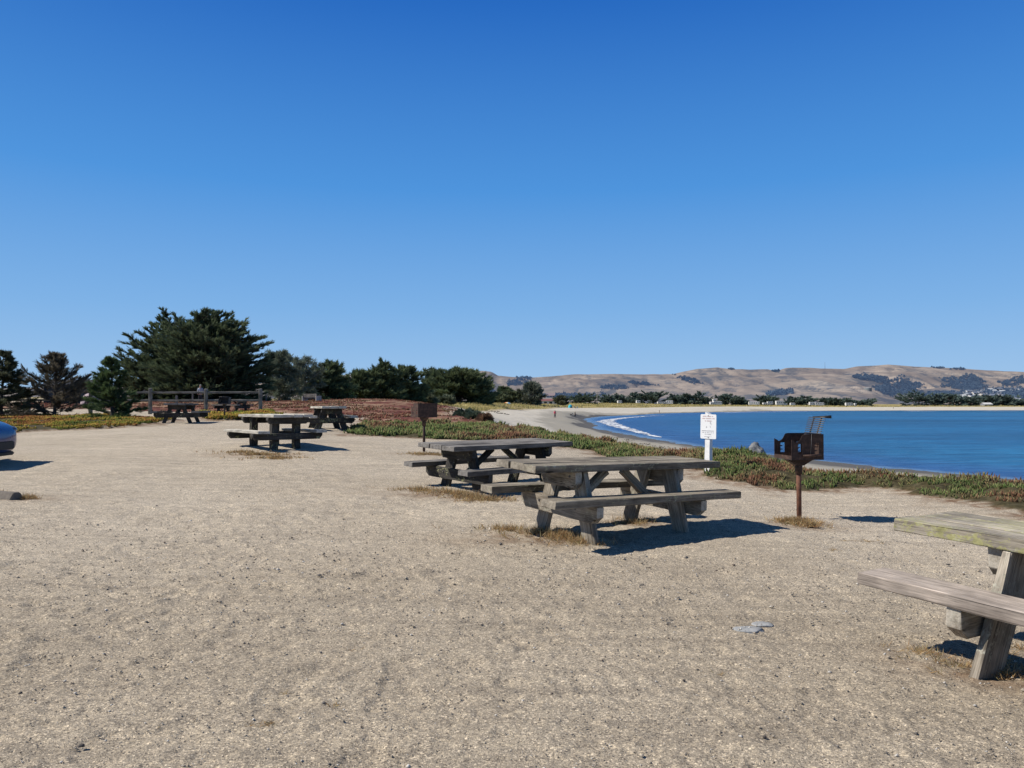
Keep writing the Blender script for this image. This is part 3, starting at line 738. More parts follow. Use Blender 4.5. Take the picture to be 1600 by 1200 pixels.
FT = [(912, 620, 560, 620, 22, 'low dark tree mass right of the round shrub, below the hazy far trees'), (948, 680, 700, 621, 12, 'low far tree just right of the tall utility pole'),
      (968, 0, 720, 617.5, 14, 'low round tree above the seaside grass, left of the widest far tree'), (990, 0, 760, 616.5, 13, 'far tree joined to the left side of the widest far tree'), (1021, 0, 760, 614.5, 22, 'widest domed far tree, above the bathers'),
      (1052, 0, 765, 619, 12, 'small far tree right of the widest far tree'), (1069, 0, 770, 616.5, 13, 'loose far tree left of the sign'), (1095, 0, 770, 616.5, 17, 'flat-topped far tree behind the sign'),
      (1137, 0, 775, 618.5, 18, 'domed far tree right of the sign'), (1157, 0, 775, 624, 9, 'low bushy far tree right of the domed one by the sign'), (1198, 0, 790, 621, 17, 'low wide far tree between two groups of white campers'),
      (1240, 0, 800, 623, 13, 'grey-green far tree behind the raised grill grate'), (1259, 0, 800, 621.5, 13, 'thin-crowned far tree just left of the raised grill grate'), (1290, 0, 800, 625, 11, 'low far tree behind the raised grill grate'),
      (1304, 0, 800, 624.5, 17, 'dark far tree right of the raised grill grate'), (1345, 0, 800, 631, 18, 'low dark hedge-like tree on the far shore'), (1432, 0, 830, 615.5, 19, 'tallest far tree, left end of the dark wood'),
      (1460, 0, 830, 619, 11, 'pale-trunked far tree inside the left of the dark wood'), (1486, 0, 830, 619.5, 18, 'dark wood tree second after the pale-trunked one'), (1513, 0, 830, 623.5, 16, 'lower tree in the middle of the dark wood'),
      (1540, 0, 830, 621.5, 16, 'dark wood tree above the white beach house'), (1566, 0, 830, 622, 16, 'dark wood tree right of the white beach house'), (1590, 0, 835, 630, 15, 'low tree at the right end of the dark wood')]
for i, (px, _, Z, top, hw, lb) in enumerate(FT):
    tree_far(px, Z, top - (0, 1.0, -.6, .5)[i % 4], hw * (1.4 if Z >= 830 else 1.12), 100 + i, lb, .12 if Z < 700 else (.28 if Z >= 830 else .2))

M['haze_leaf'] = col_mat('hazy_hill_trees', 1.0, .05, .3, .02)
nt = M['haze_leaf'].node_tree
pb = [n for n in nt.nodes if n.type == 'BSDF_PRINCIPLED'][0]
pb.inputs['Emission Color'].default_value = (.25, .40, .75, 1); pb.inputs['Emission Strength'].default_value = .14  # haze over the distant groves painted as a faint blue glow


def grove(px, py, hw, hh, label, slope=0.0, n=None, size=7.5, seed=0):
    r = np.random.default_rng(900 + seed)
    n = n or int(14 + hw * hh * 1.3)
    B, Dv, Ln, Wd_, Cl = [], [], [], [], []
    for i in range(n):
        a, q_ = r.uniform(0, 6.28), math.sqrt(r.uniform())
        q_ *= .62 + 1.1 * float(vnoise(np.array([a * 1.6 + seed * 7.7]), np.array([seed * 3.1]), 5)[0] + .5) * (1.5 if r.uniform() < .12 else 1)
        dx = math.cos(a) * q_ * hw
        c = hill_at(px + dx, min(py + math.sin(a) * q_ * hh + slope * dx, 626))
        k = 64; s_ = size * r.uniform(.7, 1.3)
        d = r.normal(0, 1, (k, 3)); d /= np.linalg.norm(d, axis=1)[:, None]; d[:, 2] = np.abs(d[:, 2])
        B.append(np.array(c) + d * s_ * np.array([.42, .42, .75]) * r.uniform(.3, 1, (k, 1)) + np.array([0, 0, s_ * .1])); Dv.append(d + r.normal(0, .4, (k, 3)))
        Ln.append(r.uniform(.2, .42, k) * s_); Wd_.append(r.uniform(.16, .3, k) * s_)
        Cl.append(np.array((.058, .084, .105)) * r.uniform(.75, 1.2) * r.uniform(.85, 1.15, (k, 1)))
    B = np.concatenate(B)
    V, q, c = sprays(B, np.concatenate(Dv), np.concatenate(Ln), np.concatenate(Wd_), r.uniform(0, 6.28, len(B)), np.concatenate(Cl))
    return tag(np_mesh('grove', V, q, M['haze_leaf'], cols=c), label, kind='stuff')


for i, a in enumerate([(1370, 593, 34, 5, 'blue-grey wood across the hill left of the ridge hump', .14), (1418, 606, 18, 10, 'blue-grey wood in the valley', .1), (1385, 610, 17, 6, 'blue-grey trees on the valley floor', .1),
                       (1508, 597, 27, 8, 'blue-grey wood patch below the ridge', -.05), (1520, 605, 14, 5, 'lower tail of the blue-grey wood patch', -.1), (1590, 597, 20, 5, 'blue-grey wood at the right edge', -.1),
                       (1465, 618, 32, 4, 'blue-grey scrub behind the dark wood', 0), (820, 592, 13, 5, 'blue-grey wood in the saddle left of the long ridge', -.25), (803, 600, 12, 4, 'blue-grey scrub under the saddle', -.1),
                       (1143, 577, 4, 1.5, 'small tuft of trees on the ridge', 0), (1213, 579, 6, 3, 'dark clump of trees in the ridge notch', -.2), (1468, 575, 7, 1, 'flat trees on the ridge', 0), (1501, 577, 8, 1.2, 'second flat trees on the ridge', 0),
                       (760, 612, 10, 5, 'blue-grey trees behind the broad cypress', 0), (893, 621, 30, 2.5, 'blue-grey trees behind the red-roofed building', 0), (960, 606, 16, 2, 'gully scrub on the near slope', 0),
                       (1000, 600, 22, 2, 'long gully scrub on the middle slope', .1), (1075, 594, 20, 3, 'gully scrub below the first hump', .2), (1220, 616, 14, 2, 'scrub at the foot of the hill', -.1), (1600, 622, 40, 5, 'trees among the hillside houses', 0),
                       (1560, 614, 40, 6, 'thin trees between the hillside houses', 0)]):
    grove(*a[:5], slope=a[5], seed=i, n=(45 if i == 20 else None))
HZT = [(877, 617, 3.2, 'columnar'), (906, 617, 4, 'round'), (918, 617, 5, 'wide'), (929, 617, 4, 'round'), (941, 616, 6, 'wide')]

# ------------------------------------------------------------------ ice plant and grass cover
def in_mask(fn, box, n, r):
    x = r.uniform(box[0], box[1], n); y = r.uniform(box[2], box[3], n)
    return x, y, plan(x, y)


def leaf_cover(name, label, mask, box, n, lenr, wid, palette, seed, sizeY=True, spread=.55, cluster=3):
    r = np.random.default_rng(seed)
    x, y, D_ = in_mask(None, box, n, r)
    k = r.uniform(0, 1, n) < mask(D_, x, y)
    x, y, z = x[k], y[k], D_['z'][k]
    pal = np.array(palette); zone = fbm(x * .7, y * .7, 3, seed) + r.normal(0, .16, len(x))
    ci = np.clip(((zone + .55) / 1.1 * len(pal)).astype(int), 0, len(pal) - 1)
    x = np.repeat(x, cluster); y = np.repeat(y, cluster); z = np.repeat(z, cluster); ci = np.repeat(ci, cluster)
    m_ = len(x); sc = np.clip(y / 15, .8, 2.6) if sizeY else np.ones(m_)
    b = np.stack([x + r.normal(0, .025, m_) * sc, y + r.normal(0, .025, m_) * sc, z - .02], 1)
    d = np.stack([r.normal(0, spread, m_), r.normal(0, spread, m_), np.ones(m_)], 1)
    L_ = r.uniform(*lenr, m_) * sc ** .6; w_ = wid * r.uniform(.7, 1.3, m_) * sc
    d /= np.linalg.norm(d, axis=1)[:, None]
    a = r.uniform(0, 6.28, m_)
    V = []
    for j in range(3):
        o = np.stack([np.cos(a + j * 2.094), np.sin(a + j * 2.094), np.zeros(m_)], 1) * (w_ * .5)[:, None]
        V.append(b + o); V.append(b + o * 1.0 + d * (L_ * .6)[:, None])
    V.append(b + d * L_[:, None])
    V = np.stack(V, 1)                                    # per leaf: b0 m0 b1 m1 b2 m2 tip
    t = np.arange(m_)[:, None] * 7
    fq = [np.concatenate([t + i, t + (i + 2) % 6, t + (i + 3) % 6, t + i + 1], 1) for i in (0, 2, 4)]
    ft = [np.concatenate([t + 1, t + 3, t + 6, t + 6], 1), np.concatenate([t + 3, t + 5, t + 6, t + 6], 1), np.concatenate([t + 5, t + 1, t + 6, t + 6], 1)]
    tri = []
    for f in fq: tri += [f[:, [0, 1, 2]], f[:, [0, 2, 3]]]
    for f in ft: tri.append(f[:, :3])
    c = pal[ci] * r.uniform(.65, 1.35, (m_, 1))
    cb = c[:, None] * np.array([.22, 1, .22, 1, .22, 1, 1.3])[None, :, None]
    redtip = (r.uniform(0, 1, m_) < .12)
    cb[redtip, 6] = np.array((.22, .07, .04))
    o = np_mesh(name, V.reshape(-1, 3), np.concatenate(tri), M['leaf'], cols=cb.reshape(-1, 3))
    return tag(o, label, kind='stuff')


ICE = [(.19, .10, .06), (.19, .14, .07), (.22, .19, .095), (.20, .20, .085), (.135, .17, .06), (.095, .14, .042), (.17, .20, .075), (.115, .15, .055)]
leaf_cover('ice_plant', 'green and brown ice plant strip along the bluff edge', lambda D_, x, y: (D_['strip'] > .45) * (fbm(x * 1.3, y * 1.3, 3, 78) > -.2), (-6, 11, 6.5, 34), 62000, (.06, .15), .023, ICE, 11, spread=.5)
YEL = [(.22, .085, .03), (.30, .16, .04), (.32, .22, .045), (.27, .23, .04), (.16, .18, .03), (.09, .12, .025)]
leaf_cover('ice_plant', 'yellow, orange and green ice plant patch under the left cypresses', lambda D_, x, y: (D_['left'] > .45) * np.where(x > -32, 1, 0) * (fbm(x * .8, y * .5, 3, 79) > -.13), (-32, -13, 22, 42), 36000, (.04, .085), .024, YEL, 12, spread=.8)
leaf_cover('ice_plant', 'yellow-green ice plant patch in front of the fence by the distant grill', lambda D_, x, y: (D_['fen'] > .45) * 1.0, (-17.5, -11, 35.5, 42.5), 5200, (.08, .12), .026, YEL[1:], 13, spread=.7)
REDP = [(.21, .13, .08), (.17, .075, .05), (.13, .036, .03), (.19, .08, .05), (.14, .11, .05), (.24, .17, .11)]
leaf_cover('ice_plant', 'red and brown dune cover rising behind the far table', lambda D_, x, y: D_['red'] * sst(-.12, .1, fbm(x * .25, y * .5, 3, 77)) * .8, (-46, 1, 27, 92), 52000, (.05, .10), .03, REDP, 14, spread=.8, cluster=2)


def tufts(name, label, pts, n, rad, lenr, wid, palette, seed, lean=.5, kind='stuff'):
    """dry grass: thin blades fanned out of scattered tufts"""
    r = np.random.default_rng(seed); pal = np.array(palette)
    pts = np.array(pts, float)                            # x, y, rx, ry
    which = r.integers(0, len(pts), n)
    if len(pts) > 4 and rad > 0: which = r.choice(len(pts), n, p=(pts[:, 2] * pts[:, 3]) / (pts[:, 2] * pts[:, 3]).sum())
    a = r.uniform(0, 6.28, n); q_ = np.abs(r.normal(0, .5, n))
    x = pts[which, 0] + np.cos(a) * q_ * pts[which, 2]; y = pts[which, 1] + np.sin(a) * q_ * pts[which, 3]
    z = H(x, y); per = 9
    x = np.repeat(x, per); y = np.repeat(y, per); z = np.repeat(z, per); m_ = len(x)
    b = np.stack([x + r.normal(0, rad, m_), y + r.normal(0, rad, m_), z - .01], 1)
    d = np.stack([r.normal(0, lean, m_), r.normal(0, lean, m_), np.ones(m_)], 1)
    V, q, c = sprays(b, d, r.uniform(*lenr, m_), np.full(m_, wid), r.uniform(0, 6.28, m_), pal[r.integers(0, len(pal), m_)] * r.uniform(.7, 1.3, (m_, 1)))
    return tag(np_mesh(name, V, q, M['straw'], cols=c), label, kind=kind)


STRAW = [(.48, .32, .15), (.42, .26, .11), (.52, .39, .22), (.34, .20, .10), (.38, .31, .15)]


def g0(px, py, z=0.05):
    Z = (CH - z) * F / (py - HOR); return ((px - 800) / F * Z, Z)


def patch(px, py, rx, ry, z=.05): return (*g0(px, py, z), rx, ry)


tufts('dry_grass', 'straw-coloured dry grass under the left end of the near centre table', [patch(840, 832, .5, .3), patch(885, 838, .45, .3), patch(905, 845, .4, .25), patch(800, 826, .5, .15), patch(985, 818, .35, .25), patch(1010, 815, .3, .25)], 330, .02, (.04, .13), .006, STRAW, 201, .9)
tufts('dry_grass', 'orange dry grass round the feet of the dark grey table', [patch(660, 770, .6, .25, .08), patch(700, 772, .6, .35, .08), patch(735, 776, .6, .4, .08), patch(760, 780, .5, .3, .08)], 420, .025, (.04, .14), .008, STRAW, 202, .9)
tufts('dry_grass', 'tuft of dry grass at the foot of the nearest grill post', [patch(1248, 816, .28, .2, 0), patch(1262, 820, .3, .2, 0), patch(1235, 815, .25, .15, 0)], 240, .02, (.04, .12), .006, STRAW, 203, .9)
tufts('dry_grass', 'dry grass strip in front of the post-legged table', [patch(380, 704, .8, .2, .45), patch(405, 706, .9, .25, .45), patch(430, 709, .8, .25, .45)], 200, .04, (.04, .11), .012, STRAW, 204, .9)
tufts('dry_grass', 'thin dry grass round the leg of the right table', [patch(1500, 1040, .35, .2, -.08), patch(1560, 1050, .3, .2, -.08), patch(1440, 1020, .35, .15, -.08), patch(1590, 1010, .3, .2, -.08)], 110, .02, (.03, .08), .004, STRAW, 205, 1.1)
tufts('dry_grass', 'dry grass round the far grill foot', [patch(660, 708, .5, .25, .38), patch(680, 708, .4, .2, .38)], 120, .03, (.03, .1), .01, STRAW, 206, 1.0)
tufts('dry_grass', 'dry grass beside the concrete wheel stop', [patch(3, 775, .2, .15, .18), patch(46, 778, .15, .1, .18)], 70, .02, (.04, .12), .007, STRAW, 207, .9)
tufts('dry_grass', 'scattered wisps of dry grass on the open sand', [patch(455, 1072, .16, .02, 0), patch(250, 1122, .05, .02, 0), patch(525, 1090, .05, .03, 0), patch(348, 910, .1, .04, 0), patch(570, 1008, .15, .05, 0), patch(1300, 855, .2, .1, 0), patch(1350, 840, .25, .1, 0),
      patch(20, 885, .15, .1, .05), patch(420, 1118, .1, .05, 0), patch(1120, 1040, .06, .02, 0)], 60, .01, (.02, .05), .003, STRAW, 208, 2.6)

# dune grass
r = np.random.default_rng(301); n = 60000
Z = np.exp(r.uniform(math.log(98), math.log(900), n)); pxs = r.uniform(560, 1640, n)
x = (pxs - 800) / F * Z; y = Z; D_ = plan(x, y)
k = (D_['grass'] > .5) & (D_['U'] > .5) & (D_['U'] < 110) & (fbm(x * .06, y * .06, 3, 302) > -.16)
x, y, z = x[k], y[k], D_['z'][k]; Zs = y
per = 5; x = np.repeat(x, per); y = np.repeat(y, per); z = np.repeat(z, per); m_ = len(x)
s_ = np.clip(y / 180, .7, 3.2)
b = np.stack([x + r.normal(0, .25, m_) * s_, y + r.normal(0, .25, m_) * s_, z - .05], 1)
d = np.stack([r.normal(.15, .45, m_), r.normal(0, .45, m_), np.ones(m_)], 1)
pal = np.array([(.50, .41, .17), (.58, .49, .23), (.43, .36, .13), (.33, .30, .11), (.54, .43, .23)])
zone = np.clip(((fbm(x * .05, y * .05, 3, 303) + .5) * 5 + r.normal(0, .8, m_)).astype(int), 0, 4)
V, q, c = sprays(b, d, r.uniform(.35, .75, m_) * s_ ** .5, .10 * s_, r.uniform(0, 6.28, m_), pal[zone] * r.uniform(.75, 1.2, (m_, 1)))
tag(np_mesh('dune_grass', V, q, M['straw'], cols=c), 'yellow dune grass between the beach and the trees', kind='stuff')

# seaweed on the beach
r = np.random.default_rng(311); pts = []
for (a, b_, n) in (((705, 668), (800, 672), 0), ((752, 657), (792, 664), 22), ((905, 672), (960, 684), 30), ((960, 676), (1080, 697), 40), ((1195, 716), (1340, 735), 16), ((850, 645), (910, 643), 20), ((700, 650), (760, 655), 20)):
    for i in range(n):
        t = r.uniform(); Z = (CH + 1.9) * F / (a[1] + (b_[1] - a[1]) * t + r.normal(0, 1.0) - HOR); pts.append(((a[0] + (b_[0] - a[0]) * t - 800) / F * Z, Z))
pts = np.array(pts); pz = H(pts[:, 0], pts[:, 1])
bb = np.repeat(np.stack([pts[:, 0], pts[:, 1], pz], 1), 6, 0) + r.normal(0, .25, (len(pts) * 6, 3)) * np.array([1, 1, .05])
dd = r.normal(0, 1, (len(bb), 3)) * np.array([1, .6, .06]) + np.array([0, 0, .03])
V, q, c = sprays(bb, dd, r.uniform(.2, .6, len(bb)) * np.clip(bb[:, 1] / 200, .2, .8), r.uniform(.1, .25, len(bb)) * np.clip(bb[:, 1] / 160, .3, 1.2), r.uniform(0, 6.28, len(bb)), np.tile(np.array([[.05, .04, .025]]), (len(bb), 1)))
tag(np_mesh('seaweed', V, q, M['straw'], cols=c), 'dark strands of seaweed along the tide lines', kind='stuff')

# loose pebbles of the near ground
r = np.random.default_rng(321); n = 26000
rad = 2.6 * np.exp(r.uniform(0, 1, n) * math.log(13 / 2.6)); a = np.radians(r.uniform(-42, 42, n))
x, y = rad * np.sin(a), rad * np.cos(a); z = H(x, y)
s_ = np.exp(r.normal(math.log(.0028), .42, n)) * np.clip(rad / 4, .9, 1.7)
oc = np.array([(1, 0, 0), (0, 1, 0), (-1, 0, 0), (0, -1, 0), (0, 0, 1), (0, 0, -1)], float)
V = np.stack([x, y, z + s_ * .15], 1)[:, None] + oc[None] * s_[:, None, None] * r.uniform(.6, 1.3, (n, 6, 1)) * np.array([1.2, 1.2, .75]) + r.normal(0, .15, (n, 6, 3)) * s_[:, None, None]
f8 = np.array([(0, 1, 4), (1, 2, 4), (2, 3, 4), (3, 0, 4), (1, 0, 5), (2, 1, 5), (3, 2, 5), (0, 3, 5)])
pal = np.array([(.10, .095, .09), (.20, .18, .16), (.33, .28, .22), (.42, .36, .28), (.60, .56, .50), (.14, .11, .09)])
c = pal[r.choice(6, n, p=[.02, .14, .36, .32, .12, .04])] * r.uniform(.8, 1.2, (n, 1))
M['pebble'] = col_mat('pebble_stone', .85, 0, .15, 90)
tag(np_mesh('gravel', V.reshape(-1, 3), (np.arange(n)[:, None, None] * 6 + f8[None]).reshape(-1, 3), M['pebble'], cols=np.repeat(c, 6, 0)), 'loose pebbles strewn over the sand', kind='stuff')

# ------------------------------------------------------------------ timber objects
def timber(name, mat, parent, poly, thick, loc, X, Y, bevel=.008, segs=6, seed=0, wob=.004):
    """prism: outline poly in local (x, z), extruded along local y; X and Y are the directions of the local axes in the parent's frame"""
    bm = bmesh.new()
    a = [bm.verts.new((p_[0], -thick / 2, p_[1])) for p_ in poly]; b_ = [bm.verts.new((p_[0], thick / 2, p_[1])) for p_ in poly]
    n = len(poly)
    bm.faces.new(a); bm.faces.new(b_[::-1])
    for i in range(n): bm.faces.new((a[i], b_[i], b_[(i + 1) % n], a[(i + 1) % n]))
    bmesh.ops.recalc_face_normals(bm, faces=bm.faces[:])
    xs = [p_[0] for p_ in poly]; x0, x1 = min(xs), max(xs)
    for i in range(1, segs):
        xx = x0 + (x1 - x0) * i / segs
        bmesh.ops.bisect_plane(bm, geom=bm.verts[:] + bm.edges[:] + bm.faces[:], plane_co=(xx, 0, 0), plane_no=(1, 0, 0))
    if bevel:
        ed = [e for e in bm.edges if len(e.link_faces) == 2 and e.calc_face_angle(0) > .5]
        bmesh.ops.bevel(bm, geom=ed, offset=bevel, segments=2, affect='EDGES', profile=.6)
    rr_ = random.Random(seed + n)
    for v in bm.verts:
        v.co += Vector((0, rr_.uniform(-wob, wob), rr_.uniform(-wob, wob)))
    o = bm_obj(name, bm, mat, parent)
    X = Vector(X).normalized(); Y = Vector(Y).normalized(); Zv = X.cross(Y)
    o.matrix_local = Matrix.Translation(loc) @ Matrix((X, Y, Zv)).transposed().to_4x4()
    return o


def rect(x0, x1, z0, z1): return [(x0, z0), (x1, z0), (x1, z1), (x0, z1)]


def multi(name, mat, parent, boards, loc, X, Y, seed=0):
    """several planks side by side as one part; boards = (x0, x1, yc, width, z0, z1)"""
    objs = []
    bmx = bmesh.new()
    for k, (x0, x1, yc, w, z0, z1) in enumerate(boards):
        t = timber('plank', mat, None, rect(x0, x1, z0, z1), w, (0, yc, 0), (1, 0, 0), (0, 1, 0), seed=seed + k)
        t.data.transform(t.matrix_basis); bmx.from_mesh(t.data); me = t.data; bpy.data.objects.remove(t); bpy.data.meshes.remove(me)
    o = bm_obj(name, bmx, mat, parent)
    X = Vector(X).normalized(); Y = Vector(Y).normalized()
    o.matrix_local = Matrix.Translation(loc) @ Matrix((X, Y, X.cross(Y))).transposed().to_4x4()
    return o


def frame_rot(yaw, pit=0.0, rol=0.0):
    return (Matrix.Rotation(yaw, 4, 'Z') @ Matrix.Rotation(-pit, 4, 'Y') @ Matrix.Rotation(rol, 4, 'X'))


def picnic_table(loc, yaw, pit, rol, label, top, legm, bench=None, L=2.6, W=.75, ht=.77, hb=.46, yo=.70, yi=.45, fx=.62, fy=.50, near_bench=None, boards=3, legw=.10, legt=.06, bolts=False, far_bench=True, seed=0, group='timber picnic tables'):
    """A-frame timber table: long axis local x"""
    root = empty('picnic_table', loc); root.matrix_world = Matrix.Translation(loc) @ frame_rot(yaw, pit, rol)
    tag(root, label, 'picnic table', group)
    T = .075; bench = bench or top; w = W / boards
    rr_ = random.Random(seed)
    multi('tabletop', top, root, [(-L / 2 + rr_.uniform(-.025, .025), L / 2 + rr_.uniform(-.02, .02), -W / 2 + w * (k + .5), w - .012, ht - T + rr_.uniform(-.004, .004), ht + rr_.uniform(-.004, .004)) for k in range(boards)], (0, 0, 0), (1, 0, 0), (0, 1, 0), seed)
    for s in (-1, 1):
        if s > 0 and not far_bench: continue
        bm_ = (near_bench if (s < 0 and near_bench) else bench)
        timber('bench', bm_, root, rect(-L / 2, L / 2, -T, 0), yo - yi, (0, s * (yo + yi) / 2, hb), (1, 0, 0), (0, 1, 0), seed=seed + 5 + s)
    for s in (-1, 1):
        xa = s * fx
        h2 = W / 2 - .06; d = .175
        timber('top_bearer', legm, root, [(-h2, -.12), (-h2 + .05, -d), (h2 - .05, -d), (h2, -.12), (h2, 0), (-h2, 0)], .085, (xa + s * .10, 0, ht - T - .004), (0, 1, 0), (-1, 0, 0), seed=seed + 9)
        h3 = yo - .02
        timber('bench_bearer', legm, root, [(-h3, -.11), (-h3 + .08, -.175), (h3 - .08, -.175), (h3, -.11), (h3, 0), (-h3, 0)], .085, (xa + s * .10, 0, hb - T - .004), (0, 1, 0), (-1, 0, 0), seed=seed + 13)
        for sy in (-1, 1):
            p0 = Vector((0, sy * (fy), -.12)); p1 = Vector((0, sy * .20, ht - T - .006)); ax = (p1 - p0).normalized(); ln = (p1 - p0).length; hw = legw
            sl = hw * (ax.y / ax.z)                         # horizontal cuts at both ends
            up_ = Vector((-1, 0, 0))
            Zl = ax.cross(up_)
            k_ = hw * (Zl.z / ax.z)
            timber('leg', legm, root, [(k_, -hw), (ln + k_, -hw), (ln - k_, hw), (-k_, hw)], legt, tuple(Vector((xa + s * .01, 0, 0)) + p0), ax, up_, seed=seed + 17 + sy)
        p0 = Vector((xa + s * .0 - s * .055, 0, hb - T - .10)); p1 = Vector((s * .10, 0, ht - T - .012)); ax = (p1 - p0).normalized(); ln = (p1 - p0).length
        timber('brace', legm, root, rect(0, ln - .035, -.04, .04), .085, p0, ax, (0, -s, 0) if False else (0, 1, 0), seed=seed + 23)
    if bolts:
        for s in (-1, 1):
            for sy in (-1, 1):
                for (yb, zb_) in ((sy * (W / 2 - .16), ht - T - .06), (sy * (fy - .15), hb - T - .07)):
                    bm = bmesh.new(); bmesh.ops.create_cone(bm, cap_ends=True, segments=8, radius1=.016, radius2=.010, depth=.014, matrix=Matrix.Rotation(math.pi / 2, 4, 'Y'))
                    o = bm_obj('bolt', bm, M['steel'], root); o.location = (s * fx + s * .10 - .048, yb, zb_); o.rotation_euler = (0, 0, math.pi)
    return root


def at_xy(x, y, dz=0.0): return Vector((x, y, gz(x, y) + dz))


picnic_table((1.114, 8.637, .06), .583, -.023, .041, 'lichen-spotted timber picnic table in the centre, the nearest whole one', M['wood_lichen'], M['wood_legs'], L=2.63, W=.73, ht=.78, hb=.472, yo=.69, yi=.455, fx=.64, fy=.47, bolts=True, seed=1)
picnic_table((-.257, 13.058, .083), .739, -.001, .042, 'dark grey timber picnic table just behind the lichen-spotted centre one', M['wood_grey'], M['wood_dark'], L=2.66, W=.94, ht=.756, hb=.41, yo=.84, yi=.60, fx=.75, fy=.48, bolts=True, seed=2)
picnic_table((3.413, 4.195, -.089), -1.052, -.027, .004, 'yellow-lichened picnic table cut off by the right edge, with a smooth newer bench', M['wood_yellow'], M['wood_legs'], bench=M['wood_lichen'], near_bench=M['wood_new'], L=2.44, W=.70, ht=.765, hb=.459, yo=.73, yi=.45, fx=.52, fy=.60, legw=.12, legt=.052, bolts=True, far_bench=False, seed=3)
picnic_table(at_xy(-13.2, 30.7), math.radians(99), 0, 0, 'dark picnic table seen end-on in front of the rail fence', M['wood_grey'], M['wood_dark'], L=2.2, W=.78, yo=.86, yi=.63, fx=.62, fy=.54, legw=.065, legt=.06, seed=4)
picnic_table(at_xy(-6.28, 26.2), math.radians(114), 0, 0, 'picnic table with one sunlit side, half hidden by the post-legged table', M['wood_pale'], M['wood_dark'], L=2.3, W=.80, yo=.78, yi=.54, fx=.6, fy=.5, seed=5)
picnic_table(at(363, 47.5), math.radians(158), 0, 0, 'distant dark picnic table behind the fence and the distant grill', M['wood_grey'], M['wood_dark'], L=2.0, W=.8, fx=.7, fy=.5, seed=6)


def post_table(loc, yaw, label, seed=0):
    """thick square posts in pairs carrying cross beams, planks on top"""
    root = empty('picnic_table', loc, (0, 0, yaw)); tag(root, label, 'picnic table', 'timber picnic tables')
    L, W, ht, hb = 2.15, .95, .79, .43
    multi('tabletop', M['wood_pale'], root, [(-L / 2 + .02 * ((k * 7) % 3), L / 2 - .02 * ((k * 5) % 3), -W / 2 + W / 4 * (k + .5), W / 4 - .01, ht - .06, ht) for k in range(4)], (0, 0, 0), (1, 0, 0), (0, 1, 0), seed)
    for s in (-1, 1):
        timber('bench', M['wood_pale'], root, rect(-L / 2, L / 2, -.06, 0), .27, (0, s * .69, hb), (1, 0, 0), (0, 1, 0), seed=seed + s)
        xa = s * .62
        for nm, hz_, h2, d in (('top_bearer', ht - .064, .50, .15), ('bench_bearer', hb - .064, .84, .15)):
            timber(nm, M['wood_dark'], root, [(-h2, -.06), (-h2 + .07, -d), (h2 - .07, -d), (h2, -.06), (h2, 0), (-h2, 0)], .13, (xa + s * .13, 0, hz_), (0, 1, 0), (-1, 0, 0), seed=seed + 3, bevel=.02)
        for sy in (-1, 1):
            timber('leg', M['wood_dark'], root, rect(-.12, ht - .066, -.08, .08), .16, (xa - s * .02, sy * .27, 0), (0, 0, 1), (0, 1, 0), seed=seed + 7 + sy, bevel=.02)
    return root


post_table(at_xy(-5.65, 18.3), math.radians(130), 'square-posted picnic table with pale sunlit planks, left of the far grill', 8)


# low plank seat far off on the dune crest
def crest_seat():
    root = empty('plank_bench', at(487, 74), (0, 0, math.radians(150))); tag(root, 'low plank bench with a sunlit left end on the crest before the trees', 'bench')
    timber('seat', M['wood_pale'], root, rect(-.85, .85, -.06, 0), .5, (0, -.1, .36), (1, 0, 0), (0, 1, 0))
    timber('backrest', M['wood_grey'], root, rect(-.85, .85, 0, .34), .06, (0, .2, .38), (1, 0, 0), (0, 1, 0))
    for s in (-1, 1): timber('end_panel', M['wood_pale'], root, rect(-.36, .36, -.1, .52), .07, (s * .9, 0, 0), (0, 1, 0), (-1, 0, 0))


crest_seat()

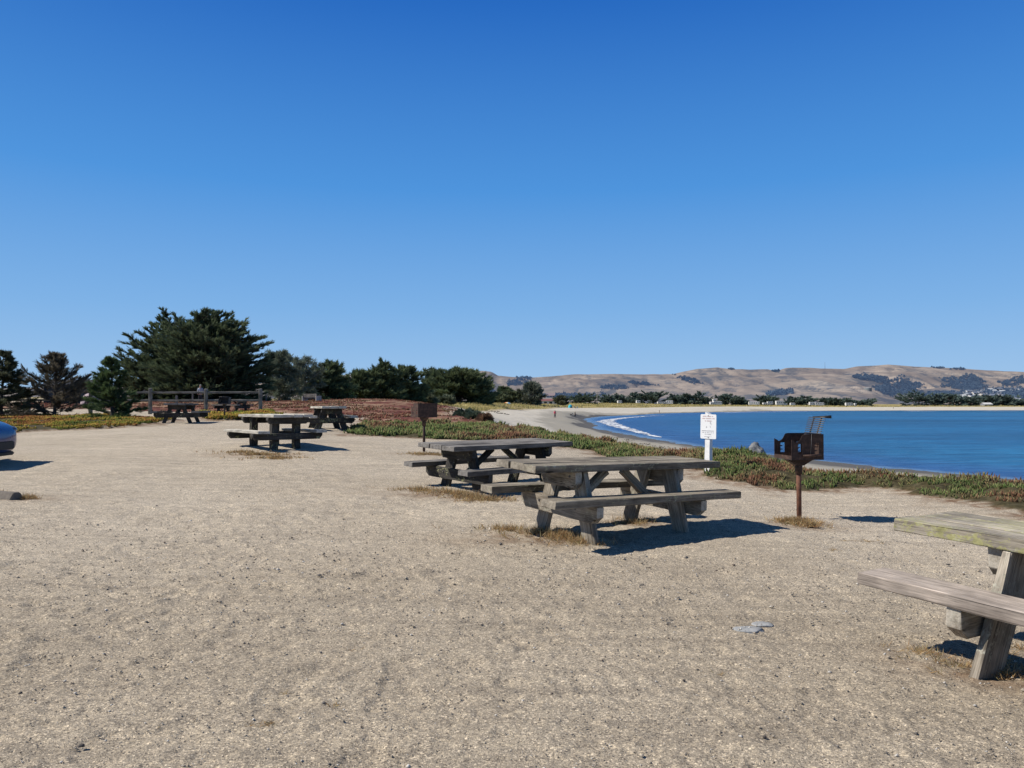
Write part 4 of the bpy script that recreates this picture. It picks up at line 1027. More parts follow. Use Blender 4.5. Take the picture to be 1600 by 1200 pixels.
# ------------------------------------------------------------------ grills
def plate(name, mat, parent, outline_w, outline_h, holes, thick, top_cut=None, loc=(0, 0, 0), X=(1, 0, 0), Zd=(0, 0, 1), bevel=0):
    """iron plate in local x-z with rectangular holes; top_cut(x) lowers the top edge"""
    xs = sorted({0, outline_w, *[h_[0] for h_ in holes], *[h_[1] for h_ in holes], *([outline_w * i / 14 for i in range(15)] if top_cut else [])})
    zs = sorted({0, outline_h, *[h_[2] for h_ in holes], *[h_[3] for h_ in holes]})
    bm = bmesh.new(); vs = {}

    def vert(x, z, y):
        k = (round(x, 5), round(z, 5), y)
        if k not in vs:
            zz_ = z if z < outline_h - 1e-6 or not top_cut else z - top_cut(x)
            vs[k] = bm.verts.new((x, y, zz_))
        return vs[k]
    full = lambda i, j: 0 <= i < len(xs) - 1 and 0 <= j < len(zs) - 1 and not any(h_[0] - 1e-6 <= (xs[i] + xs[i + 1]) / 2 <= h_[1] + 1e-6 and h_[2] - 1e-6 <= (zs[j] + zs[j + 1]) / 2 <= h_[3] + 1e-6 for h_ in holes)
    t = thick / 2
    for i in range(len(xs) - 1):
        for j in range(len(zs) - 1):
            if not full(i, j): continue
            c = [(xs[i], zs[j]), (xs[i + 1], zs[j]), (xs[i + 1], zs[j + 1]), (xs[i], zs[j + 1])]
            bm.faces.new([vert(*q_, -t) for q_ in c]); bm.faces.new([vert(*q_, t) for q_ in c[::-1]])
            for (di, dj), (p_, q_) in (((0, -1), (0, 1)), ((1, 0), (1, 2)), ((0, 1), (2, 3)), ((-1, 0), (3, 0))):
                if not full(i + di, j + dj):
                    bm.faces.new([vert(*c[q_], -t), vert(*c[p_], -t), vert(*c[p_], t), vert(*c[q_], t)])
    o = bm_obj(name, bm, mat, parent)
    X = Vector(X).normalized(); Zd = Vector(Zd).normalized(); Y = Zd.cross(X)
    o.matrix_local = Matrix.Translation(loc) @ Matrix((X, Y, Zd)).transposed().to_4x4()
    return o


def tubes(name, mat, parent, paths, radii, sides=8):
    V, Q = tube_np(paths, radii, sides)
    # close the ends
    o = np_mesh(name, V, Q, mat, parent, smooth=True)
    bm = bmesh.new(); bm.from_mesh(o.data); bmesh.ops.holes_fill(bm, edges=[e for e in bm.edges if e.is_boundary]); bm.to_mesh(o.data); bm.free()
    return o


def E_slots(x, z0, z1, w=.055):
    h_ = (z1 - z0)
    out = [(x, x + w * .55, z0, z1)]
    for a in (0, .36, .72): out.append((x - w * .5, x, z0 + h_ * a, z0 + h_ * (a + .26)))
    return out


def grill(loc, yaw, label, D_=.44, Wd=.46, Hh=.33, post=.78, rod='raised', mat=None, postmat=None):
    """pedestal barbecue; the open front faces local -x"""
    mat = mat or M['rust']; postmat = postmat or M['rust_pipe']
    root = empty('barbecue_grill', loc, (0, 0, yaw)); tag(root, label, 'barbecue grill', 'pedestal barbecue grills')
    tubes('post', postmat, root, [[(0, 0, -.15), (0, 0, post * .5), (0, 0, post - .10)]], [np.array([.032] * 3)], 14)
    tubes('sleeve', mat, root, [[(0, 0, post - .20), (0, 0, post - .10), (0, 0, post - .012)]], [np.array([.046, .048, .048])], 14)
    bm = bmesh.new()                                       # gusset under the box
    for y0 in (-.004, .004):
        pass
    pr = [(-.19, -.004), (.19, -.004), (.05, -.085), (-.05, -.085)]
    a = [bm.verts.new((p_[0], -.05, post + p_[1])) for p_ in pr]; b_ = [bm.verts.new((p_[0], .05, post + p_[1])) for p_ in pr]
    bm.faces.new(a); bm.faces.new(b_[::-1])
    for i in range(4): bm.faces.new((a[i], b_[i], b_[(i + 1) % 4], a[(i + 1) % 4]))
    bm_obj('bracket', bm, mat, root)
    x0 = -D_ / 2; y0 = Wd / 2
    cut = lambda x: (.085 * (1 - sst(.10 * D_ / .44, .17 * D_ / .44, x)) + .02 * np.exp(-((x - .065) / .03) ** 2) - .02 * np.exp(-((x - .01) / .02) ** 2))
    holes = E_slots(.115, .075, .205) + E_slots(.335 * D_ / .44 + .01, .075, .215)
    for s in (-1, 1):
        plate('side_plate', mat, root, D_, Hh, holes, .006, cut, (x0, s * y0, post))
    plate('back_plate', mat, root, Wd - .008, Hh, [], .006, None, (-x0, -y0 + .004, post), (0, 1, 0))
    plate('floor_plate', M['ash'], root, D_ - .008, Wd - .008, [], .006, None, (x0 + .004, -y0 + .004, post + .003), (1, 0, 0), (0, 1, 0))
    plate('front_lip', mat, root, Wd - .008, .05, [], .006, None, (x0 + .002, -y0 + .004, post + .004), (0, 1, 0))
    # grate: two stringers with cross bars, hinged on the box
    G = Wd - .05
    if rod == 'raised':
        ox, oz, ax = .17, post + .20, Vector((.30, 0, .95)).normalized()
        ln = .36
    elif rod == 'flat':
        ox, oz, ax, ln = -x0 - .04, post + .17, Vector((-1, 0, 0)), D_ - .02
    else:
        ox, oz, ax, ln = .10, post + Hh + .012, Vector((-1, 0, .02)).normalized(), .30
    st_ = []; rad = []
    for yy in (-G * .22, G * .22):
        st_.append([np.array((ox, yy, oz)) + np.array(ax) * t for t in (0, ln * .5, ln)]); rad.append(np.array([.009] * 3))
    gr_ = tubes('grate', M['iron_dark'], root, st_, rad, 6)
    bars = []
    for k in range(13):
        c = np.array((ox, 0, oz)) + np.array(ax) * (ln * (.1 + .88 * k / 12)) + np.array((-ax.z, 0, ax.x)) * .012
        bars.append([c + np.array((0, -G / 2, 0)), c, c + np.array((0, G / 2, 0))])
    tubes('bars', M['steel'], gr_, bars, [np.array([.006] * 3)] * len(bars), 6)
    c = np.array((ox, 0, oz)) + np.array(ax) * ln
    if rod == 'raised':
        hs_ = [[c + np.array((0, .12, 0)), c + np.array((0, -.10, .006)), c + np.array((.09, -.17, .008))]]
        tubes('handle', M['iron_dark'], gr_, hs_, [np.array([.013, .013, .021])], 8)
        hs_ = [[np.array((-.07, -y0 - .012, post + .055)), np.array((0, -y0 - .05, post + .055)), np.array((.16, -y0 - .055, post + .068))]]
        tubes('handle', M['rust'], root, hs_, [np.array([.012, .018, .016])], 8)
        tubes('wire', M['steel'], root, [[(.03, -y0 - .012, post + .06), (.045, -y0 - .014, post + .20), (.05, -y0 - .012, post + .335)]], [np.array([.003] * 3)], 5)
    else:
        hs_ = [[c, c + np.array((-.09, 0, .0)), c + np.array((-.22, .03, .0))]]
        tubes('handle', M['iron_dark'], gr_, hs_, [np.array([.01, .012, .014])], 8)
    return root


grill(at_xy(3.76, 10.1), math.radians(8), 'rusty pedestal grill with its grate raised, nearest the water', post=.755 - gz(3.76, 10.1), rod='raised')
z2 = gz(-2.07, 18.1)
grill(at_xy(-2.07, 18.1), math.radians(-62), 'rust-red pedestal grill with a closed back, behind the dark grey table', post=zy(652, 18.1) - z2, D_=.46, Wd=.47, Hh=.33, rod='flat', postmat=M['rust'])
gl = at_xy(-13.65, 36.5)
grill(gl, math.radians(95), 'small distant grill beside the fence and the yellow-green patch', post=.62, D_=.42, Wd=.46, Hh=.34, rod='top', mat=M['iron_dark'], postmat=M['iron_dark'])

# ------------------------------------------------------------------ sign
def sign():
    Z = 16.6
    b_ = at(1106, Z); root = empty('notice_sign', b_, (0, math.radians(1.2), math.radians(-45))); tag(root, 'white notice board with faded print on a grey-white post above the ice plant', 'sign')
    zt = zy(646.5, Z) - b_.z; k = Z / F
    timber('post', M['post_white'], root, [(-.3, -.06), (zt - .02, -.06), (zt + .045, .06), (-.3, .06)], .12, (0, 0, 0), (0, 0, 1), (0, 1, 0), seed=3, bevel=.006)
    w, h_ = 19.5 * k / .71, 38 * k; zc = zt - .01 - h_ / 2
    bm = bmesh.new(); rc = .025; pts = []
    for cx, cz, a0 in ((w / 2 - rc, h_ / 2 - rc, 0), (-w / 2 + rc, h_ / 2 - rc, 90), (-w / 2 + rc, -h_ / 2 + rc, 180), (w / 2 - rc, -h_ / 2 + rc, 270)):
        for j in range(5): pts.append((cx + rc * math.cos(math.radians(a0 + 22.5 * j)), cz + rc * math.sin(math.radians(a0 + 22.5 * j))))
    a = [bm.verts.new((p_[0], -.003, p_[1])) for p_ in pts]; b2 = [bm.verts.new((p_[0], .003, p_[1])) for p_ in pts]
    bm.faces.new(a[::-1]); bm.faces.new(b2)
    for i in range(len(pts)): bm.faces.new((a[i], a[(i + 1) % len(pts)], b2[(i + 1) % len(pts)], b2[i]))
    pn = bm_obj('panel', bm, M['white_panel'], root); pn.location = (.03, -.072, zc)

    def mark(name, polys, mat):
        bm = bmesh.new()
        for poly in polys: bm.faces.new([bm.verts.new((x, -.0065, z)) for x, z in poly])
        return bm_obj(name, bm, mat, pn)
    r = random.Random(4); q_ = w / .32
    for (z, x0, x1, hh, mt) in ((.40, -.115, .10, .020, 'ink_red'), (.31, -.125, .12, .020, 'ink_red'), (.21, -.07, .06, .022, 'ink_red'), (-.19, -.13, .12, .016, 'ink_grey'), (-.26, -.12, .12, .016, 'ink_grey'), (-.33, -.07, .06, .016, 'ink_grey'), (-.42, -.08, .07, .010, 'ink_grey')):
        x = x0; rects = []
        while x < x1 - .006:
            ww = r.uniform(.010, .020); rects.append([(q_ * (x + a_ * ww), h_ * z + b2 * hh) for a_, b2 in ((0, 0), (1, 0), (1, 1), (0, 1))]); x += ww + (.006 if r.random() < .75 else .02)
        mark('print_line', rects, M[mt])
    mark('pictogram', [[(.045, .105), (.055, .105), (.058, .093), (.043, .093)], [(.03, .07), (.045, .09), (.062, .088), (.07, .06), (.055, .065), (.046, .072)], [(.05, .065), (.06, .064), (.078, .04), (.07, .036)], [(.035, .02), (.047, .018), (.058, -.02), (.045, -.018)]], M['ink_grey'])
    mark('pictogram', [[(-.055, -.01), (-.04, .01), (-.03, -.01), (-.04, -.03), (-.054, -.028)]], M['ink_grey'])
    for z in (h_ / 2 - .03, -h_ / 2 + .03):
        bm = bmesh.new(); bmesh.ops.create_icosphere(bm, subdivisions=1, radius=.011, matrix=Matrix.Translation((.0, -.008, z))); bm_obj('bolt', bm, M['iron_dark'], pn)


sign()

# ------------------------------------------------------------------ stones
def stone(name, loc, size, seed, mat, label, cat='rock', sub=4, rough=.22):
    bm = bmesh.new(); bmesh.ops.create_icosphere(bm, subdivisions=sub, radius=1)
    co = np.array([v.co[:] for v in bm.verts]); n1 = fbm(co[:, 0] * 1.3 + seed, co[:, 1] * 1.3 + co[:, 2] * 1.7, 4, seed); n2 = np.abs(fbm(co[:, 0] * 2.5, co[:, 2] * 2.5 + co[:, 1], 3, seed + 5))
    for v, a, b_ in zip(bm.verts, n1, n2):
        v.co *= 1 + rough * 1.6 * a - rough * b_; v.co = Vector((v.co.x * size[0], v.co.y * size[1], v.co.z * size[2]))
    o = bm_obj(name, bm, mat, None, smooth=True); o.location = loc
    return tag(o, label, cat)


bp = at(1180, 19.4); stone('boulder', bp + Vector((0, 0, .10)), (.25, .24, .30), 3, M['boulder'], 'grey-white mottled boulder poking out of the ice plant', 'boulder')
bp = at(1316, 17.0); stone('rock', Vector((bp.x, bp.y, zy(746, 17.0))), (.10, .09, .07), 5, M['stone_dark'], 'small dark rock at the edge of the sand right of the near grill')
x_, y_ = g0(1168, 978, -.03); stone('flat_stone', Vector((x_, y_, gz(x_, y_) - .0115)), (.10, .085, .014), 7, M['stone_grey'], 'flat pale blue-grey stone lying in the foreground sand', 'stone', 3)
x_, y_ = g0(1188, 970, -.03); stone('flat_stone', Vector((x_, y_, gz(x_, y_) - .0105)), (.07, .06, .013), 8, M['stone_grey'], 'smaller pale stone touching the flat pale stone', 'stone', 3)
for i, (px, py, s_, lb) in enumerate(((40, 1078, .011, 'dark pebble near the lower left corner'), (458, 844, .013, 'dark clod in the left of the open sand'), (1190, 1137, .010, 'black pebble low in the centre right'), (1066, 662 + 390, .009, 'black pebble in the open sand left of the right table'), (137, 1155, .012, 'grey stone at the bottom left'))):
    x_, y_ = g0(px, py, 0.0); stone('pebble', Vector((x_, y_, gz(x_, y_) + s_ * .3)), (s_, s_ * .8, s_ * .7), 20 + i, M['stone_dark'], lb, 'pebble', 2)

# ------------------------------------------------------------------ wheel stop
x_, y_ = g0(22, 781, .18)
timber('wheel_stop', M['concrete'], None, [(-.9, 0), (.9, 0), (.9, 0), (-.9, 0)], .1, (0, 0, 0), (1, 0, 0), (0, 1, 0)) if False else None
bm = bmesh.new(); L_ = 1.8
pr = [(-.13, -.03), (.13, -.03), (.125, .02), (.055, .125), (-.055, .125), (-.125, .02)]
a = [bm.verts.new((0, p_[0], p_[1])) for p_ in pr]; b_ = [bm.verts.new((-L_, p_[0], p_[1])) for p_ in pr]
bm.faces.new(a); bm.faces.new(b_[::-1])
for i in range(6): bm.faces.new((a[i], b_[i], b_[(i + 1) % 6], a[(i + 1) % 6]))
bmesh.ops.bevel(bm, geom=bm.edges[:], offset=.01, segments=2, affect='EDGES')
o = bm_obj('wheel_stop', bm, plain('stained_concrete', (.17, .145, .12), .95, .3, 9, bump=.5)); o.location = (x_ + .0, y_ + .1, gz(x_, y_) - .01); o.rotation_euler = (0, 0, math.radians(-24)); o.scale = (1, .8, .9)
tag(o, 'worn concrete wheel stop lying at the left edge below the car', 'wheel stop')

# ------------------------------------------------------------------ rail fence
def fence():
    Z = 42.0; pxs_ = [-48, 45, 142, 235, 322, 407]
    tops = [608, 608, 605, 606.5, 607.5, 607.5]
    root = empty('rail_fence', at(235, Z)); tag(root, 'grey two-rail wooden fence with thick posts before the big cypress', 'fence')
    o0 = Vector(root.location)
    pos = [at(px, Z) for px in pxs_]
    for i, (p_, tp) in enumerate(zip(pos, tops)):
        h_ = zy(tp, Z) - p_.z
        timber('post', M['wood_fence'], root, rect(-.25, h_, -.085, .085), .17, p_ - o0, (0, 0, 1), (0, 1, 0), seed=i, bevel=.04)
    for i in range(len(pos) - 1):
        for (ya, yb, nm) in ((613.2, 613.2, 'rail'), (625.6, 625.6, 'rail')):
            p_ = Vector((pos[i].x, Z, zy(ya + (1 if i < 3 else 0) * -.5, Z))); q_ = Vector((pos[i + 1].x, Z, zy(yb - (.5 if i < 2 else 0), Z)))
            d = q_ - p_; ln = d.length; d.normalize()
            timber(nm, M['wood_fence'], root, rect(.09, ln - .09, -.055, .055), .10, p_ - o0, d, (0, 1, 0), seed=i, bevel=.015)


fence()
for i, (px, Z, tp, lb) in enumerate(((276, 60, 618, 'short pale square stake beyond the fence behind the end-on table'), (301, 78, 614, 'thin pale stake behind the fence left of the person'), (416, 82, 617, 'thin stake right of the last fence post'))):
    b_ = at(px, Z); h_ = zy(tp, Z) - b_.z
    o = timber('marker_stake', M['wood_fence'], None, rect(-.2, h_, -.07, .07), .14 if i == 0 else .09, b_, (0, 0, 1), (0, 1, 0), seed=i); tag(o, lb, 'stake')

# ------------------------------------------------------------------ people
M['skin'] = plain('skin', (.42, .25, .17), .6, .06, 8)
M['hair'] = plain('dark_hair', (.04, .03, .025), .6, .2, 30)


def limb_body(name, joints, edges, mat, parent, sub=1):
    me = bpy.data.meshes.new(name)
    me.from_pydata([j[0] for j in joints], edges, [])
    o = bpy.data.objects.new(name, me); COL.objects.link(o)
    if parent is not None: o.parent = parent
    sk = o.modifiers.new('skin', 'SKIN'); sk.use_smooth_shade = True
    for v, j in zip(me.skin_vertices[0].data, joints):
        r_ = j[1]; v.radius = r_ if isinstance(r_, tuple) else (r_, r_); v.use_root = False
    me.skin_vertices[0].data[0].use_root = True
    sb = o.modifiers.new('sub', 'SUBSURF'); sb.levels = sub; sb.render_levels = sub
    me.materials.append(mat)
    return o


def person(loc, yaw, h_, label, jacket, trousers, head_cover=None, stride=.12, arm=.1, group=None, seated=False):
    """standing or sitting figure facing local -y"""
    root = empty('person', loc, (0, 0, yaw)); tag(root, label, 'person', group); k = h_ / 1.75
    drop = -.48 if seated else 0

    def S(x, y, z): return (x * k, y * k, (z + drop) * k)
    hip, chest, neck, head = S(0, 0, .95), S(0, -.01, 1.33), S(0, 0, 1.48), S(0, -.02, 1.62)
    kn = [S(.10, -.42, .95), S(-.10, -.42, .95)] if seated else [S(.10, -.5 * stride - .02, .50), S(-.10, .5 * stride - .03, .50)]
    an = [S(.11, -.45, .55), S(-.11, -.45, .55)] if seated else [S(.10, -stride, .08), S(-.10, stride, .08)]
    toe = [(a_[0], a_[1] - .17 * k, a_[2] - .04 * k) for a_ in an]
    sh = [S(.18, 0, 1.40), S(-.18, 0, 1.40)]; elb = [S(.24, .5 * arm, 1.12), S(-.24, -.3 * arm, 1.12)]; wr = [S(.22, -1.2 * arm, .90), S(-.22, -1.4 * arm, .92)]; hd = [S(.21, -1.6 * arm, .83), S(-.21, -1.8 * arm, .85)]
    J = [(hip, .13 * k), (chest, (.15 * k, .11 * k)), (neck, .06 * k), (head, (.085 * k, .10 * k)), (S(0, -.02, 1.72), .07 * k)]
    Ed = [(0, 1), (1, 2), (2, 3), (3, 4)]
    for i in (0, 1):
        b0 = len(J); J += [(kn[i], .065 * k), (an[i], .045 * k), (toe[i], .035 * k)]; Ed += [(0, b0), (b0, b0 + 1), (b0 + 1, b0 + 2)]
        b0 = len(J); J += [(sh[i], .06 * k), (elb[i], .043 * k), (wr[i], .032 * k), (hd[i], .03 * k)]; Ed += [(1, b0), (b0, b0 + 1), (b0 + 1, b0 + 2), (b0 + 2, b0 + 3)]
    limb_body('body', J, Ed, M['skin'], root)
    J = [(hip, .155 * k), (chest, (.175 * k, .135 * k)), (S(0, 0, 1.46), .075 * k)]; Ed = [(0, 1), (1, 2)]
    for i in (0, 1):
        b0 = len(J); J += [(sh[i], .078 * k), (elb[i], .06 * k), (wr[i], .048 * k)]; Ed += [(1, b0), (b0, b0 + 1), (b0 + 1, b0 + 2)]
    limb_body('jacket', J, Ed, jacket, root)
    J = [(S(0, 0, .94), .145 * k)]; Ed = []
    for i in (0, 1):
        b0 = len(J); J += [(kn[i], .085 * k), (an[i], .068 * k)]; Ed += [(0, b0), (b0, b0 + 1)]
    limb_body('trousers', J, Ed, trousers, root)
    J = [(S(0, .015, 1.66), .10 * k), (S(0, .005, 1.73), .085 * k)]; Ed = [(0, 1)]
    if head_cover: J.append((S(0, -.16, 1.69), .035 * k)); Ed.append((1, 2))
    limb_body('cap' if head_cover else 'hair', J, Ed, head_cover or M['hair'], root)
    return root


def cloth(name, c): return plain(name, c, .85, .12, 12)


M['c_grey'] = cloth('pale_grey_jacket', (.36, .38, .42)); M['c_dark'] = cloth('dark_trousers', (.025, .027, .035)); M['c_red'] = cloth('coral_red_jacket', (.90, .13, .17)); M['c_black'] = cloth('black_clothes', (.015, .016, .02))
M['c_cap'] = cloth('pale_cap', (.5, .5, .5)); M['c_teal'] = cloth('teal_shirt', (.05, .22, .30)); M['c_blue'] = cloth('blue_shirt', (.08, .14, .35))
person(at(313, 72), math.radians(200), 1.75, 'person in pale grey jacket and cap standing behind the fence before the big cypress', M['c_grey'], M['c_dark'], M['c_cap'], .06, .06)
person(at(867, 168), math.radians(20), 1.8, 'person in a coral red jacket walking on the wet sand', M['c_red'], M['c_dark'], None, .16, .12)
person(at(898.5, 236), math.radians(70), 1.8, 'person dressed in black walking a dog near the tip of the bay', M['c_black'], M['c_black'], None, .18, .18)
person(at(898, 345) + Vector((0, 0, 0)), math.radians(30), 1.7, 'seated person in blue beside the turquoise beach tent', M['c_blue'], M['c_dark'], None, seated=True)
person(at(902, 347), math.radians(-20), 1.7, 'second seated person in teal, right of the one in blue by the turquoise tent', M['c_teal'], M['c_grey'], None, seated=True)
person(at(1030, 425), math.radians(60), 1.8, 'dark figure standing at the waterline beyond the small wave', M['c_black'], M['skin'], None, .12)
person(at(1316.5, 690), math.radians(30), 1.8, 'tiny dark figure on the far beach right of the raised grill grate', M['c_black'], M['c_dark'], None, .12)
person(at(1395.5, 682), math.radians(-30), 1.8, 'tiny dark figure at the far waterline left of the dark wood', M['c_black'], M['c_dark'], None, .12)

# dog
def dog(loc, yaw):
    root = empty('dog', loc, (0, 0, yaw)); tag(root, 'small dark dog walking beside the person in black', 'dog')
    J = [((.0, 0, .46), .10), ((.0, -.25, .47), .13), ((0, -.42, .60), .075), ((0, -.50, .70), .08), ((0, -.64, .66), .045), ((0, .22, .47), .10), ((0, .38, .58), .03), ((0, .50, .70), .02)]
    Ed = [(0, 1), (1, 2), (2, 3), (3, 4), (0, 5), (5, 6), (6, 7)]
    for sx in (-1, 1):
        b0 = len(J); J += [((sx * .09, -.27, .28), .045), ((sx * .09, -.24, .14), .03), ((sx * .09, -.28, .02), .032)]; Ed += [(1, b0), (b0, b0 + 1), (b0 + 1, b0 + 2)]
        b0 = len(J); J += [((sx * .09, .16, .30), .06), ((sx * .09, .30, .17), .03), ((sx * .09, .27, .02), .032)]; Ed += [(5, b0), (b0, b0 + 1), (b0 + 1, b0 + 2)]
        b0 = len(J); J += [((sx * .06, -.47, .80), .025)]; Ed += [(3, b0)]
    limb_body('body', J, Ed, M['c_black'], root)


dog(at(892.3, 236), math.radians(70))

# ------------------------------------------------------------------ tents and umbrellas
def dome_tent(name, loc, yaw, w, d, h_, mat, dark, label, cat='tent', group=None):
    root = empty(name, loc, (0, 0, yaw)); tag(root, label, cat, group)
    bm = bmesh.new(); nu, nv = 14, 8; vs = []
    for j in range(nv + 1):
        v = j / nv * math.pi / 2
        vs.append([bm.verts.new((w / 2 * math.cos(v) ** .8 * math.cos(2 * math.pi * i / nu) * (1 + .05 * math.cos(8 * math.pi * i / nu)), d / 2 * math.cos(v) ** .8 * math.sin(2 * math.pi * i / nu), h_ * math.sin(v) ** .9)) for i in range(nu)])
    for j in range(nv):
        for i in range(nu):
            bm.faces.new((vs[j][i], vs[j][(i + 1) % nu], vs[j + 1][(i + 1) % nu], vs[j + 1][i]))
    bmesh.ops.remove_doubles(bm, verts=bm.verts[:], dist=.003)
    bm_obj('canopy', bm, mat, root, smooth=True)
    bm = bmesh.new(); pts = [(-.22 * w, 0), (.22 * w, 0), (.2 * w, .3 * h_), (.1 * w, .58 * h_), (0, .66 * h_), (-.1 * w, .58 * h_), (-.2 * w, .3 * h_)]
    f_ = bm.faces.new([bm.verts.new((x, -d * .5 * max(.05, 1 - (z / h_) ** 2) ** .5 - .03, z)) for x, z in pts])
    bm_obj('doorway', bm, dark, root)
    return root


def parasol(loc, r_, h_, mats, label, group=None):
    root = empty('beach_umbrella', loc, (0, math.radians(10), 0)); tag(root, label, 'umbrella', group)
    tubes('pole', M['steel'], root, [[(0, 0, -.2), (0, 0, h_ * .5), (0, 0, h_)]], [np.array([.03] * 3)], 6)
    n = 8
    for k, mt in enumerate(mats):
        bm = bmesh.new(); ap = bm.verts.new((0, 0, h_))
        for i in range(n):
            if i % len(mats) != k: continue
            ring = []
            for rr_, zz_ in ((.5, .10), (1.0, .36)):
                ring.append([bm.verts.new((r_ * rr_ * math.cos(2 * math.pi * (i + e) / n), r_ * rr_ * math.sin(2 * math.pi * (i + e) / n), h_ - zz_ * r_)) for e in (0, .5, 1)])
            for e in (0, 1):
                bm.faces.new((ap, ring[0][e], ring[0][e + 1])); bm.faces.new((ring[0][e], ring[1][e], ring[1][e + 1], ring[0][e + 1]))
        bm_obj('canopy', bm, mt, root)
    return root


M['yellow'] = cloth('yellow_tent_fabric', (.90, .56, .03)); M['turq'] = cloth('turquoise_tent_fabric', (.05, .50, .62)); M['pinkish'] = cloth('pale_pink_tent_fabric', (.42, .33, .34)); M['maroon'] = cloth('dark_red_tent_door', (.10, .02, .03))
M['seafoam'] = cloth('pale_green_umbrella', (.45, .60, .56)); M['orange'] = cloth('orange_umbrella_panel', (.80, .22, .05)); M['skyblue'] = cloth('blue_umbrella_panel', (.08, .35, .65)); M['cream'] = cloth('cream_umbrella_panel', (.75, .65, .40)); M['shade'] = cloth('dark_tent_inside', (.03, .04, .05))
dome_tent('beach_tent', at(743.5, 225), math.radians(20), 1.7, 1.6, 1.35, M['yellow'], M['shade'], 'yellow dome beach tent in the dune grass by the broad cypress')
parasol(at(734, 226), 1.05, 1.15, [M['seafoam']], 'pale green beach umbrella left of the yellow tent')
parasol(at(793, 290), 1.4, 1.5, [M['orange'], M['cream'], M['skyblue'], M['cream']], 'beach umbrella with orange, cream and blue panels before the shrubs')
dome_tent('beach_tent', at(891, 345), math.radians(30), 2.0, 1.7, 1.55, M['turq'], M['shade'], 'turquoise beach tent where the grass meets the sand')
dome_tent('camping_tent', at(144, 66), math.radians(25), 1.7, 1.5, 1.05, M['pinkish'], M['maroon'], 'pale pink dome tent with a dark red doorway between the left cypresses')

# ------------------------------------------------------------------ buildings and campers
M['wall_white'] = plain('white_painted_wall', (.72, .70, .66), .8, .06, 1.5); M['wall_pale'] = plain('pale_wall', (.42, .44, .46), .9, .12, .6); M['roof_red'] = plain('dull_red_roof', (.24, .10, .09), .8, .15, 1.5)
M['roof_grey'] = plain('grey_roof', (.22, .23, .26), .9, .2, .8); M['window'] = plain('dark_window_glass', (.03, .04, .055), .15, .1, 3); M['roof_blue'] = plain('hazy_blue_roof', (.16, .19, .25), .9, .15, .8)


def box_bm(bm, x0, x1, y0, y1, z0, z1):
    v = [bm.verts.new(c) for c in ((x0, y0, z0), (x1, y0, z0), (x1, y1, z0), (x0, y1, z0), (x0, y0, z1), (x1, y0, z1), (x1, y1, z1), (x0, y1, z1))]
    for f_ in ((0, 3, 2, 1), (4, 5, 6, 7), (0, 1, 5, 4), (1, 2, 6, 5), (2, 3, 7, 6), (3, 0, 4, 7)): bm.faces.new([v[i] for i in f_])


def house(name, loc, yaw, w, d, h_, rh, wall, roof, label, cat='house', wins=3, group=None, over=.4, doors=0):
    root = empty(name, loc, (0, 0, yaw)); tag(root, label, cat, group)
    bm = bmesh.new(); box_bm(bm, -w / 2, w / 2, -d / 2, d / 2, -1.5, h_)
    g1 = [bm.verts.new(c) for c in ((-w / 2, -d / 2, h_), (-w / 2, d / 2, h_), (-w / 2, 0, h_ + rh * .97))]; bm.faces.new(g1)
    g1 = [bm.verts.new(c) for c in ((w / 2, -d / 2, h_), (w / 2, d / 2, h_), (w / 2, 0, h_ + rh * .97))]; bm.faces.new(g1)
    bm_obj('wall', bm, wall, root)
    bm = bmesh.new(); o_ = over; t = .18
    dz = o_ * rh / (d / 2)
    for s in (-1, 1):
        c = [(-w / 2 - o_, s * (d / 2 + o_), h_ - dz), (w / 2 + o_, s * (d / 2 + o_), h_ - dz), (w / 2 + o_, 0, h_ + rh), (-w / 2 - o_, 0, h_ + rh)]
        a = [bm.verts.new((x, y, z + .03)) for x, y, z in c]; b_ = [bm.verts.new((x, y, z + t)) for x, y, z in c]
        bm.faces.new(a); bm.faces.new(b_[::-1])
        for i in range(4): bm.faces.new((a[i], b_[i], b_[(i + 1) % 4], a[(i + 1) % 4]))
    bm_obj('roof', bm, roof, root)
    for k in range(wins):
        x = -w / 2 + w * (k + .5) / wins; ww = w / wins * .28; bm = bmesh.new(); dr = k < doors
        box_bm(bm, x - ww, x + ww, -d / 2 - .06, -d / 2 + .02, .1 if dr else h_ * .35, h_ * .8); bm_obj('door' if dr else 'window', bm, M['window'], root)
    return root


house('beach_house', at(857, 455), math.radians(-6), 12.2, 7, 2.5, 1.0, M['wall_white'], M['roof_red'], 'long white building with a flat-pitched red roof behind the dune grass', 'building', 4, over=.5)
c = hill_at(860, 621); house('hill_house', Vector((c.x, c.y, c.z)), .1, 17, 12, 3.0, 4.5, M['wall_pale'], plain('pinkish_roof', (.34, .26, .26), .9, .1, .5), 'pale pink-roofed house among hazy trees above the red-roofed building', 'house', 3)
house('beach_house', at(1541, 790), math.radians(8), 9.0, 6, 2.2, 1.6, M['roof_grey'], M['wall_white'], 'beach house with a bright white roof before the dark wood', 'house', 3)


